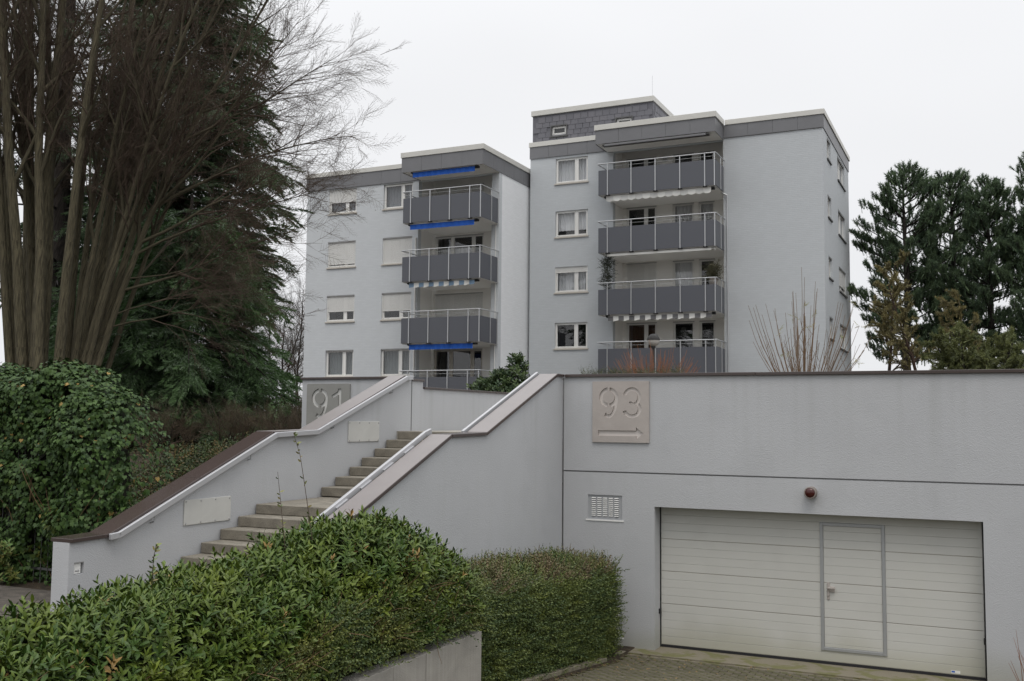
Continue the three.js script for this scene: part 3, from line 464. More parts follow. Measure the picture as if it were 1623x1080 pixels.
// ---------------------------------------------------------------- house number plates with stencil cut numbers
const arc = (cx, cy, rx, ry, a0, a1, n = 18) => Array.from({ length: n + 1 }, (_, i) => { const t = lerp(a0, a1, i / n) * Math.PI / 180; return [cx + rx * Math.cos(t), cy + ry * Math.sin(t)]; });
function nine(k) {                     // origin: middle of the bowl
  const Ro = 0.165, Ri = 0.1;
  return [[...arc(0, 0, Ro, Ro, 97, 263), ...arc(0, 0, Ri, Ri, 260, 100)],
    [...arc(0, 0, Ro, Ro, 83, 0), ...arc(0, 0, Ro, 0.345, 0, -118), ...arc(0, 0, Ro - 0.06, 0.283, -118, -29), ...arc(0, 0, Ro, Ro, -56, -83, 6), ...arc(0, 0, Ri, Ri, -80, 80)]];
}
const three = () => [[...arc(0, 0.0, 0.155, 0.16, 165, -38), [0.105, -0.108], ...arc(0, -0.195, 0.165, 0.15, 36, -165), ...arc(0, -0.195, 0.1, 0.09, -165, 90), [-0.045, -0.105], [-0.045, -0.075], [-0.01, -0.075], ...arc(0, 0.0, 0.095, 0.1, -75, 165)]];
const one = () => [[[0.02, 0.165], [0.08, 0.165], [0.08, -0.345], [0.02, -0.345], [0.02, 0.06], [-0.09, 0.0], [-0.12, 0.045], [0.0, 0.11]]];
function numberPlate(t, x0, x1, y0, y1, z, glyphs, mat, r) {
  const s = new THREE.Shape(); s.moveTo(x0 + r, y0); s.lineTo(x1 - r, y0); s.quadraticCurveTo(x1, y0, x1, y0 + r); s.lineTo(x1, y1 - r); s.quadraticCurveTo(x1, y1, x1 - r, y1); s.lineTo(x0 + r, y1); s.quadraticCurveTo(x0, y1, x0, y1 - r); s.lineTo(x0, y0 + r); s.quadraticCurveTo(x0, y0, x0 + r, y0);
  for (const [polys, ox, oy, k] of glyphs) for (const p of polys) { const h = new THREE.Path(); p.forEach(([x, y], i) => i ? h.lineTo(ox + x * k, oy + y * k) : h.moveTo(ox + x * k, oy + y * k)); h.closePath(); s.holes.push(h); }
  const e = new THREE.ExtrudeGeometry(s, { depth: 0.03, bevelEnabled: false, curveSegments: 4 }); e.translate(0, 0, z + 0.003); mesh('plate', uvm(e), mat, t);
}
{
  const t = thing('house_number_sign', 'square beige relief plate reading 93 with an arrow, high on the garage wall', 'sign');
  const X0 = -6.01, Y1 = 4.318; const q = 1.0;
  const arrow = [[0.1, -0.81], [0.76, -0.81], [0.76, -0.755], [0.885, -0.855], [0.76, -0.955], [0.76, -0.9], [0.1, -0.9]];
  numberPlate(t, X0, -5.03, 3.31, Y1, 0, [[nine(), X0 + 0.285, Y1 - 0.265, q], [three(), X0 + 0.69, Y1 - 0.26, q], [[arrow], X0, Y1, 1]], M.signBeige, 0.005);
  mesh('mounting_backing', box(X0 + 0.02, -5.05, 3.33, Y1 - 0.02, 0.001, 0.0032), std(col(0.58, 0.54, 0.51), 0.9), t);
  const u = thing('house_number_sign', 'grey rounded relief plate reading 91 beside the stairs, partly hidden by the wall coping', 'sign');
  const Z = 0.0, a = -11.84;
  numberPlate(u, a, -10.86, 3.2, 4.32, Z, [[nine(), a + 0.3, 4.32 - 0.275, 1.12], [one(), a + 0.7, 4.32 - 0.275, 1.12]], M.signGrey, 0.03);
  mesh('mounting_backing', box(a + 0.03, -10.89, 3.23, 4.29, Z + 0.001, Z + 0.0032), std(col(0.62, 0.62, 0.6), 0.9), u);
}
// ---------------------------------------------------------------- stair walls
const prof = [[0, 4.40], [0.29, 4.40], [2.91, 3.44], [3.96, 3.42], [6.97, 2.23], [7.53, 2.22]];
function coping(par, xa, xb, pieces, pale) {
  for (const [i, j] of pieces) {
    const [za, ya] = prof[i], [zb, yb] = prof[j], L = Math.hypot(zb - za, yb - ya), n = L > 1.8 && !pale.includes(i) ? 2 : 1, ang = Math.atan2(ya - yb, zb - za);
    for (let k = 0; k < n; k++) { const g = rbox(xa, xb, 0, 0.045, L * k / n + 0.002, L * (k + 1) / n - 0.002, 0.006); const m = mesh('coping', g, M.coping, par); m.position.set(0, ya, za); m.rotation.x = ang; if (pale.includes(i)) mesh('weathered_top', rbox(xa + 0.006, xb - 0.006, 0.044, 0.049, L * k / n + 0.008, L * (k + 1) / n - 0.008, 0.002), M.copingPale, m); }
  }
}
function handrail(par, x, side, pts, brackets) {
  const g = [];
  for (let i = 0; i < pts.length - 1; i++) { const [za, ya] = pts[i], [zb, yb] = pts[i + 1], L = Math.hypot(zb - za, yb - ya); const b = new RoundedBoxGeometry(0.045, 0.075, L + 0.02, 1, 0.008); b.rotateX(-Math.atan2(yb - ya, zb - za)); b.translate(x, (ya + yb) / 2, (za + zb) / 2); g.push(uvm(b)); }
  const h = mesh('handrail', g, M.alu, par);
  for (const [z, y] of brackets) mesh('bracket', [cyl(V(x, y - 0.03, z), V(x, y - 0.1, z), 0.009, 6), cyl(V(x, y - 0.1, z), V(x + side * 0.09, y - 0.12, z), 0.009, 6), cyl(V(x + side * 0.08, y - 0.12, z), V(x + side * 0.09, y - 0.12, z), 0.03, 10)], M.galv, h);
}
{
  const L = thing('stair_wall', 'left stair wall with dark sloping coping, handrail and two white access panels', 'wall');
  const xi = -9.53, xo = -9.79;
  mesh('wall', slabZY([[0.02, 0.6], ...prof.map(([z, y], i) => [i ? z : 0.02, y]), [7.53, 0.6]], [[7.31, 7.45, 1.85, 1.99]], xo, xi), M.plaster, L);
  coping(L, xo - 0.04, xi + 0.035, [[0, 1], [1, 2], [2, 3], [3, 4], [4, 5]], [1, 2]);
  handrail(L, xi + 0.065, -1, [[6.99, 2.24], [6.86, 2.25], [3.94, 3.415], [2.93, 3.45], [0.28, 4.40], [0.1, 4.41]], [[6.3, 2.46], [4.5, 3.18], [2.5, 3.62], [0.75, 4.23]]);
  for (const [za, zb, y0, y1] of [[5.73, 4.83, 2.255, 2.585], [2.02, 1.09, 3.28, 3.62]]) {
    const p = mesh('access_panel', rbox(xi + 0.001, xi + 0.016, y0, y1, zb, za, 0.005), M.plate, L);
    const bo = []; for (let i = 0; i < 4; i++) for (const y of [y0 + 0.025, y1 - 0.025]) { const q = new THREE.CylinderGeometry(0.011, 0.011, 0.01, 8); q.rotateZ(Math.PI / 2); q.translate(xi + 0.02, y, lerp(zb + 0.03, za - 0.03, i / 3)); bo.push(q); }
    mesh('bolt', bo, M.shutterBox, p);
  }
  const li = new THREE.Group(); li.name = 'wall_light'; L.add(li);
  mesh('housing', [box(xi - 0.07, xi - 0.06, 1.845, 1.995, 7.31, 7.45), box(xi - 0.06, xi - 0.002, 1.98, 1.99, 7.315, 7.445)], M.shutterBox, li);
  mesh('faceplate', [rbox(xi - 0.05, xi - 0.02, 1.855, 1.975, 7.335, 7.44, 0.008)], M.white, li); mesh('slot', rbox(xi - 0.021, xi - 0.014, 1.88, 1.9, 7.36, 7.415, 0.003), M.shutterBox, li);
  const R = thing('stair_wall', 'right stair wall with pale sloping coping, tall beside the privet hedge', 'wall');
  mesh('wall', slabZY([[0.0, -0.3], ...prof, [7.53, -0.3]], [], XW - 0.26, XW), M.plaster, R);
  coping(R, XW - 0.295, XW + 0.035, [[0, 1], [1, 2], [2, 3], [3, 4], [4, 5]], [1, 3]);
  handrail(R, XW - 0.26 - 0.085, 1, [[6.9, 2.32], [6.7, 2.4], [4.05, 3.46], [3.9, 3.5]], [[6.2, 2.57], [4.5, 3.25]]);
  handrail(R, XW - 0.26 - 0.085, 1, [[2.95, 3.47], [0.3, 4.44]], [[2.4, 3.65], [0.8, 4.24]]);
  const pads = []; for (let i = 0; i < 5; i++) { const z = 4.5 + i * 0.5, y = lerp(3.42, 2.23, (z - 3.96) / 3.01) + 0.04; const q = new THREE.BoxGeometry(0.03, 0.05, 0.24); q.rotateX(0.377); q.translate(XW - 0.315, y, z); pads.push(uvm(q)); } mesh('rail_pad', pads, M.alu, R);
}
{
  const t = thing('stair_wall', 'lower wall with thin brown coping continuing along the walkway above the stairs', 'wall');
  mesh('wall', [box(-9.79, -9.53, 2.6, 4.36, -0.4, -0.012), box(-9.79, -9.532, 2.6, 4.225, -9, -0.401)], M.plaster, t);
  mesh('joint', box(-9.7, -9.534, 2.6, 4.38, -0.011, 0.019), M.sillDark, t);
  mesh('coping', rbox(-9.83, -9.5, 4.36, 4.4, -0.42, -0.0, 0.006), M.coping, t);
  for (let i = 0; i < 4; i++) mesh('coping', rbox(-9.83, -9.5, 4.226, 4.265, -0.43 - (i + 1) * 2.1, -0.433 - i * 2.1, 0.006), M.coping, t);
  const w = thing('terrace_wall', 'short grey wall with dark coping carrying the 91 plate', 'wall');
  mesh('wall', box(-11.97, -9.792, 2.5, 4.4, -0.3, -0.0), M.plaster, w);
  mesh('coping', rbox(-12.0, -9.835, 4.401, 4.445, -0.34, 0.035, 0.006), M.coping, w);
  const k = thing('walkway_wall', 'low wall on the garage side of the upper walkway', 'wall');
  mesh('wall', box(XW - 0.25, XW + 0.02, 2.6, 4.36, -9, -0.302), M.plaster, k); mesh('coping', rbox(XW - 0.28, XW + 0.028, 4.361, 4.4, -9, -0.37, 0.006), M.coping, k);
  struct('walkway', box(-9.528, XW - 0.262, 3.2, 3.452, -14, 0.5), M.concrete);
}
// stairs
{
  const t = thing('stone_staircase', 'broad flight of exposed aggregate concrete steps rising between the two stair walls', 'staircase');
  const X0 = -9.527, X1 = XW - 0.262;
  const step = (z, y, d, name = 'step') => { const m = mesh(name, rbox(X0 + 0.02, X1, y - 0.14, y, z - d, z + rr(-0.006, 0.006), 0.012), M.step, t); m.rotation.y = rr(-0.0015, 0.0015); };
  for (let i = 0; i < 7; i++) step(0.5 + i * 0.375, 3.445 - i * 0.1425, 0.46);
  step(4.32, 2.437, 1.75, 'landing');
  for (let i = 1; i < 8; i++) step(4.32 + i * 0.365, 2.437 - i * 0.1425, 0.44);
  mesh('stringer', slabZY([[0.4, 2.4], [0.4, 3.28], [2.7, 2.4], [2.7, 2.28], [4.2, 2.27], [6.9, 1.2], [0.4, 1.2]], [], X0 + 0.03, X1 - 0.005), M.mossy, t);
}
// concrete planter wall in the foreground
{
  const t = thing('planter_wall', 'board marked concrete planter wall under the laurel hedge', 'wall');
  let z = 5.66; let i = 0; for (const w of [0.62, 0.62, 0.62, 0.62, 0.62, 0.62, 0.62, 0.62, 0.62, 0.62]) { mesh('concrete_panel', rbox(-5.4, -5.2 + (i++ % 2) * 0.003, -0.2, 1.31, z + 0.003, z + w - 0.002, 0.006), M.concrete, t); z += w; }
}
// street lamp
{
  const t = thing('street_lamp', 'globe lamp with dark cap on a post in front of the right block', 'street lamp');
  const x = -9.92, y = 6.31, z = -16, r = 0.2;
  mesh('post', cyl(V(x, 4.0, z), V(x, y - 0.18, z), 0.04, 10), M.lampCap, t);
  mesh('globe', (() => { const g = new THREE.SphereGeometry(r, 24, 16); g.translate(x, y, z); return g; })(), M.lampGlobe, t);
  mesh('cap', (() => { const g = new THREE.SphereGeometry(r + 0.012, 24, 8, 0, Math.PI * 2, 0, Math.PI * 0.5); g.translate(x, y + 0.005, z); return g; })(), M.lampCap, t);
  mesh('collar', cyl(V(x, y - 0.26, z), V(x, y - 0.18, z), 0.07, 12), M.lampCap, t);
}
// ---------------------------------------------------------------- plants: leaf and shoot shapes
function leafGeo(L, W, fold = 0.25, bend = 0.2, rows = [0, 0.18, 0.42, 0.7, 0.9, 1], prof = [0.02, 0.62, 1, 0.82, 0.38, 0]) {
  const p = [], ix = [], uv = [];            // along +y, facing +z
  rows.forEach((t, i) => { const w = W / 2 * prof[i], z = -bend * L * t * t; p.push(-w, t * L, z + fold * w, 0, t * L, z, w, t * L, z + fold * w); uv.push(0, t, 0.5, t, 1, t); if (i) { const o = i * 3; ix.push(o - 3, o - 2, o, o - 2, o + 1, o, o - 2, o - 1, o + 1, o - 1, o + 2, o + 1); } });
  const g = new THREE.BufferGeometry(); g.setAttribute('position', new THREE.Float32BufferAttribute(p, 3)); g.setAttribute('uv', new THREE.Float32BufferAttribute(uv, 2)); g.setIndex(ix); g.computeVertexNormals(); return g;
}
function blades(list) {                       // thin triangles joined: [base, tip, width vector]
  const p = [], n = [];
  for (const [a, b, w] of list) { const m = V().crossVectors(b.clone().sub(a), w).normalize(); for (const q of [a.clone().add(w), a.clone().sub(w), b]) { p.push(q.x, q.y, q.z); n.push(m.x, m.y, m.z); } }
  const g = new THREE.BufferGeometry(); g.setAttribute('position', new THREE.Float32BufferAttribute(p, 3)); g.setAttribute('normal', new THREE.Float32BufferAttribute(n, 3)); g.setAttribute('uv', new THREE.Float32BufferAttribute(new Array(p.length / 3 * 2).fill(0), 2)); return g;
}
const rv = (s = 1) => V(rr(-1, 1), rr(-1, 1), rr(-1, 1)).multiplyScalar(s);
function place(g, pos, dir, roll, s = 1, up) { const q = g.clone(); q.applyMatrix4(orient(pos, dir, roll, s)); return q; }
// leaf frame: y along the leaf, z (upper face) as near to `up` as possible
function leafMat(pos, dir, up, s) { const y = dir.clone().normalize(), x = V().crossVectors(y, up).normalize(), z = V().crossVectors(x, y); const m = new THREE.Matrix4().makeBasis(x, y, z); m.scale(V(s, s, s)); m.setPosition(pos); return m; }
function shootMatrices(n, len, spread, size) {               // leaves round a shoot along +y
  const out = []; for (let i = 0; i < n; i++) { const t = i / (n - 1), a = i * 2.4 + rr(-0.3, 0.3), tilt = lerp(spread, 0.35, t) + rr(-0.15, 0.15); const d = V(Math.cos(a) * Math.sin(tilt), Math.cos(tilt), Math.sin(a) * Math.sin(tilt)); const up = V(-Math.cos(a) * Math.cos(tilt), Math.sin(tilt), -Math.sin(a) * Math.cos(tilt)).multiplyScalar(1).add(rv(0.25)); out.push(leafMat(V(0, t * len, 0), d, up, size * rr(0.75, 1.1) * lerp(1.05, 0.75, t))); } return out;
}
const stemGeo = (len, r) => new Tubes().add([V(0, -0.1, 0), V(0, len * 0.5, 0), V(0, len, 0)], [r, r * 0.8, r * 0.4], 4).geo();

// ---------------------------------------------------------------- laurel hedge in the foreground
const laurelTop = [[5.35, 1.65], [5.7, 2.0], [6.2, 2.33], [6.9, 2.5], [7.5, 2.46], [8.3, 2.3], [9.3, 2.22], [10.3, 2.16], [11.2, 2.07], [12, 1.95], [13, 1.85]];
const laurelX1 = -5.38, laurelX0 = -6.7;
function laurelAt(z, s) {            // s 0..1 round the section: left side, top, right side
  const H = table(laurelTop, z) , x0 = laurelX0, x1 = laurelX1 + 0.06 * Math.sin(z * 1.3), b = 1.4, r = 0.42, xm = lerp(x0, x1, 0.5);
  const endIn = smooth(5.9, 5.3, z) * 0.5;
  const X0 = x0 + endIn * 0.4, X1 = x1 - endIn * 0.6; let x, y;
  if (s < 0.25) { x = X0; y = lerp(b, H - r * 0.6, s / 0.25); } else if (s < 0.7) { const t = (s - 0.25) / 0.45; x = lerp(X0, X1, t); const e = Math.max(0, 0.34 - Math.min(t, 1 - t)) / 0.34; y = H - r * 0.75 * e * e; } else { x = X1 + 0.05 * Math.sin((s - 0.7) * 10); y = lerp(H - r * 0.75, b, (s - 0.7) / 0.3); }
  const l = 0.13 * fbm(z * 1.6, s * 7, 2); return V(x, y, z).add(V((x > xm ? 1 : -1) * l * (s < 0.25 || s > 0.7 ? 1 : 0.3), s > 0.2 && s < 0.8 ? l : 0, 0));
}
function hedgeNormal(F, z, s) { const a = F(z + 0.08, s).sub(F(z - 0.08, s)), b = F(z, Math.min(1, s + 0.03)).sub(F(z, Math.max(0, s - 0.03))); return V().crossVectors(a, b).normalize(); }
function hedgeCore(F, z0, z1, inset, mat, parent, nz2 = 40, ns = 26) {  // dark closed hull behind the leaves; inner shade is put into its colour
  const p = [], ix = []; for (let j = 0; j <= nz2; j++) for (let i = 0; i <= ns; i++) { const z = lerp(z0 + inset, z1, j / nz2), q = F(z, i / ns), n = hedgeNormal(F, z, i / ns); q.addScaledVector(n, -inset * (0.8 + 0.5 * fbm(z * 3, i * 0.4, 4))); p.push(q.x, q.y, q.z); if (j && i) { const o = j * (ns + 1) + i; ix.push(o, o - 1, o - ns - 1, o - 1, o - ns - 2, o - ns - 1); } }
  const g = new THREE.BufferGeometry(); g.setAttribute('position', new THREE.Float32BufferAttribute(p, 3)); g.setIndex(ix); g.computeVertexNormals(); return mesh('dark_core', uvm(g), mat, parent);
}
function twigMess(n, at, len, r, mat, parent, name = 'twig') { const T = new Tubes(); for (let i = 0; i < n; i++) { const [p, d] = at(); const pts = [p.clone()], L = len * rr(0.5, 1.3); let q = p.clone(), dd = d.clone().normalize(); for (let k = 0; k < 4; k++) { dd.add(rv(0.3)).normalize(); q = q.clone().addScaledVector(dd, L / 4); pts.push(q); } T.add(pts, [r, r * 0.9, r * 0.75, r * 0.55, r * 0.3], 4); } const m = mesh(name, T.geo(), mat, parent); m.userData.kind = 'stuff'; return m; }
{
  const t = thing('laurel_hedge', 'big glossy laurel hedge filling the lower left foreground', 'hedge');
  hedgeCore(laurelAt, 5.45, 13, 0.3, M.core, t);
  const leafs = [leafGeo(0.125, 0.044), leafGeo(0.11, 0.036, 0.35, 0.3), leafGeo(0.135, 0.042, 0.15, 0.12)];
  const vars = []; for (let k = 0; k < 4; k++) vars.push(shootMatrices(8 + (k % 3), 0.1 + 0.02 * k, 1.35, 1));
  const shootGeo = vars.map((ms, k) => mergeGeometries(ms.map((m, i) => leafs[(i + k) % 3].clone().applyMatrix4(m))));
  const per = [[], [], [], []], cols = [[], [], [], []], near = [];
  const N = 11500; let made = 0;
  for (let i = 0; i < N; i++) {
    const z = rr(5.42, 13), s = rnd() < 0.75 ? rr(0.3, 1) : rr(0, 0.3), n = hedgeNormal(laurelAt, z, s), q = laurelAt(z, s);
    const deep = Math.pow(rnd(), 1.6) * 0.26, thin = fbm(z * 2.2 + 3, q.y * 2.6, 8); if (s > 0.74 && thin < -0.28 && rnd() < 0.75) continue;
    q.addScaledVector(n, -deep + rr(-0.02, 0.07) + (rnd() < 0.05 ? 0.09 : 0));
    const dir = n.clone().multiplyScalar(0.75).add(V(0, 0.75, 0)).add(rv(0.45)), m = orient(q, dir, rr(0, 6.3), rr(0.56, 0.9)), k = (rnd() * 4) | 0;
    const yv = rnd(), young = smooth(0.1, 0.5, fbm(z * 1.1, s * 4, 12)) * 0.6, old = rnd() < 0.012;
    const c = old ? col(0.26, 0.17, 0.06) : col(lerp(0.04, 0.15, yv * 0.6 + young * 0.55), lerp(0.08, 0.195, yv * 0.6 + young * 0.45), lerp(0.015, 0.024, yv));
    near.push([q.distanceTo(camera.position) + (s < 0.32 ? 4 : 0) + deep * 20 + (Math.abs(q.clone().project(camera).x) > 0.98 || q.clone().project(camera).y < -0.98 ? 30 : 0), m, k, c]);
  }
  near.sort((a, b) => a[0] - b[0]);
  const leafMats = {};
  near.forEach(([, m, k, c], i) => {
    if (made + vars[k].length <= 300) { const key = (c.r * 12 | 0); leafMats[key] ??= new THREE.MeshPhysicalMaterial({ color: c, roughness: 0.42, specularIntensity: 0.5, side: THREE.DoubleSide }); vars[k].forEach((lm, j) => { const l = mesh('leaf', leafs[(j + k) % 3], leafMats[key], t); l.applyMatrix4(lm.clone().premultiply(m)); made++; }); return; }
    per[k].push(m); cols[k].push(c);
  });
  per.forEach((ms, k) => inst('leaves', shootGeo[k], M.leafGloss, ms, cols[k], t));
  twigMess(420, () => { const z = rr(5.5, 12.5), s = rr(0.3, 0.99), n = hedgeNormal(laurelAt, z, s); return [laurelAt(z, s).addScaledVector(n, -0.28), n.clone().add(V(0, 0.5, 0)).add(rv(0.5))]; }, 0.34, 0.006, M.tanTwig, t, 'twig');
}
// small leaved shrub creeping over the planter wall
const smallLeaf = leafGeo(0.034, 0.015, 0.2, 0.15, [0, 0.35, 0.75, 1], [0.05, 1, 0.75, 0]);
const sprigGeo = [0, 1, 2].map((k) => mergeGeometries([...shootMatrices(11, 0.15 + 0.02 * k, 1.2, 1).map((m) => smallLeaf.clone().applyMatrix4(m)), stemGeo(0.15, 0.0016).deleteAttribute ? stemGeo(0.15, 0.0016) : stemGeo(0.15, 0.0016)].map((g) => { const q = g.index ? g.toNonIndexed() : g; return q; })));
function scatter(parent, n, F, z0, z1, pick, geos, mat, colour, depth, size, upBias = 0.5, name = 'leaves') {
  const per = geos.map(() => []), cols = geos.map(() => []);
  for (let i = 0; i < n; i++) { const z = rr(z0, z1), s = pick(), nn = hedgeNormal(F, z, s), q = F(z, s), deep = Math.pow(rnd(), 1.5) * depth; q.addScaledVector(nn, -deep + rr(-0.01, 0.05)); const d = nn.clone().multiplyScalar(0.8).add(V(0, upBias, 0)).add(rv(0.6)), k = (rnd() * geos.length) | 0; per[k].push(orient(q, d, rr(0, 6.3), rr(size * 0.75, size * 1.25))); cols[k].push(colour(q, s)); }
  geos.forEach((g, k) => inst(name, g, mat, per[k], cols[k], parent));
}
{
  const t = thing('creeping_shrub', 'low small leaved shrub spilling over the edge of the concrete planter wall', 'shrub');
  const F = (z, s) => { const a = s * Math.PI * 0.46, h = 0.42 + 0.22 * Math.sin(z * 1.1) + 0.12 * fbm(z * 2, 3); return V(-5.36 + Math.sin(a) * 0.13 + 0.05 * fbm(z * 3, s * 4), 1.3 + Math.cos(a) * h * 1.1 + 0.05 * fbm(z * 4, s * 3, 3), z); };
  scatter(t, 3600, F, 5.6, 12.4, () => rr(0, 1), sprigGeo, M.leafThin, (q) => { const v = rnd(), w = smooth(0, 0.6, fbm(q.z * 1.5, q.y * 2)); return col(lerp(0.04, 0.12, v) + 0.05 * w, lerp(0.075, 0.15, v) + 0.03 * w, 0.025); }, 0.12, 1.0, 0.25);
  twigMess(160, () => [F(rr(5.7, 12), rr(0.1, 0.9)).add(rv(0.05)), V(0.4, rr(0, 1), 0).add(rv(0.8))], 0.3, 0.004, M.tanTwig, t);
}
// ---------------------------------------------------------------- privet hedge beside the driveway
{
  const t = thing('privet_hedge', 'clipped small leaved hedge with reddish tips between driveway and stair wall', 'hedge');
  const T = [[0.4, 1.22], [0.7, 1.42], [1.5, 1.47], [3, 1.58], [5.6, 1.76]];
  const F = (z, s) => { const b = drive(z) - 0.02, H = table(T, z), x0 = -6.5, x1 = -5.42, e = smooth(0.75, 0.38, z) * 0.14; let x, y; if (s < 0.2) { x = x0; y = lerp(b, H, s / 0.2); } else if (s < 0.5) { const k = (s - 0.2) / 0.3; x = lerp(x0, x1 - e, k); y = H - 0.1 * Math.pow(Math.abs(2 * k - 1), 6); } else { x = x1 - e - 0.06 * smooth(0.85, 1, s); y = lerp(H - 0.09, b, (s - 0.5) / 0.5); } const l = 0.07 * fbm(z * 2.4, s * 9, 5); return V(x + (s > 0.45 ? l : 0), y + (s > 0.18 && s < 0.52 ? l : 0), z); };
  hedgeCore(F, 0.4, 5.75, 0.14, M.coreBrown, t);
  const colour = (q, s) => { const v = rnd(), red = smooth(0.28, 0.52, s < 0.52 ? 0.5 : 0.72 - s) * smooth(-0.25, 0.35, fbm(q.z * 1.3, q.x * 2, 9)) * 0.6 * (rnd() < 0.75 ? 1 : 0.2); const w = smooth(0.1, 0.6, fbm(q.z * 1.1, q.y * 1.6, 3)) * 0.5; return col(lerp(lerp(0.04, 0.11, v) + 0.07 * w, 0.18, red), lerp(lerp(0.075, 0.14, v) + 0.06 * w, 0.1, red), lerp(0.024, 0.07, red)); };
  scatter(t, 7000, F, 0.36, 5.75, () => rr(0.2, 1), sprigGeo, M.leafThin, colour, 0.13, 1.12, 0.45);
  // the far end, turned to the garage
  { const per = [], cols = []; for (let i = 0; i < 500; i++) { const q = V(rr(-6.45, -5.46), rr(0.02, 1.4), 0.45 + rr(-0.06, 0.1)); per.push(orient(q, V(rr(-0.5, 0.5), rr(0, 1), -0.8), rr(0, 6), rr(0.6, 1))); cols.push(colour(q, 0.8)); } inst('leaves', sprigGeo[0], M.leafThin, per, cols, t); }
  { const per = [], cols = []; for (let i = 0; i < 90; i++) { const z = rr(0.5, 5.4), q = F(z, rr(0.22, 0.5)); per.push(orient(q, V(0, 1, 0).add(rv(0.35)), rr(0, 6), V(0.8, rr(1, 1.9), 0.8))); cols.push(colour(q, 0.35)); } inst('sprig', sprigGeo[1], M.leafThin, per, cols, t); }
  twigMess(260, () => { const z = rr(0.5, 5.6), s = rr(0.25, 0.98), n = hedgeNormal(F, z, s); return [F(z, s).addScaledVector(n, -0.12), n.clone().add(rv(0.7)).add(V(0, 0.4, 0))]; }, 0.2, 0.003, M.twig, t);
}
{
  const per = [], cs = []; for (let i = 0; i < 240; i++) { const k = rnd(), x = k < 0.75 ? -5.3 + Math.pow(rnd(), 2.2) * 2.2 : rr(-5, 0), z = k < 0.75 ? rr(0.35, 4) : 0.36 + Math.pow(rnd(), 2) * 0.8; per.push(leafMat(V(x, drive(z) + 0.008, z), V(rr(-1, 1), rr(0, 0.2), rr(-1, 1)), V(rr(-0.3, 0.3), 1, rr(-0.3, 0.3)), rr(0.5, 1.3))); const v = rnd(); cs.push(col(0.1 + 0.12 * v, 0.07 + 0.08 * v, 0.03 + 0.03 * v)); }
  const m = inst('leaf_litter', leafGeo(0.045, 0.025, 0.3, 0.4), M.leafThin, per, cs); m.userData = { label: 'scattered dry fallen leaves on the paving along the hedge and door', category: 'leaf litter', kind: 'stuff' };
}
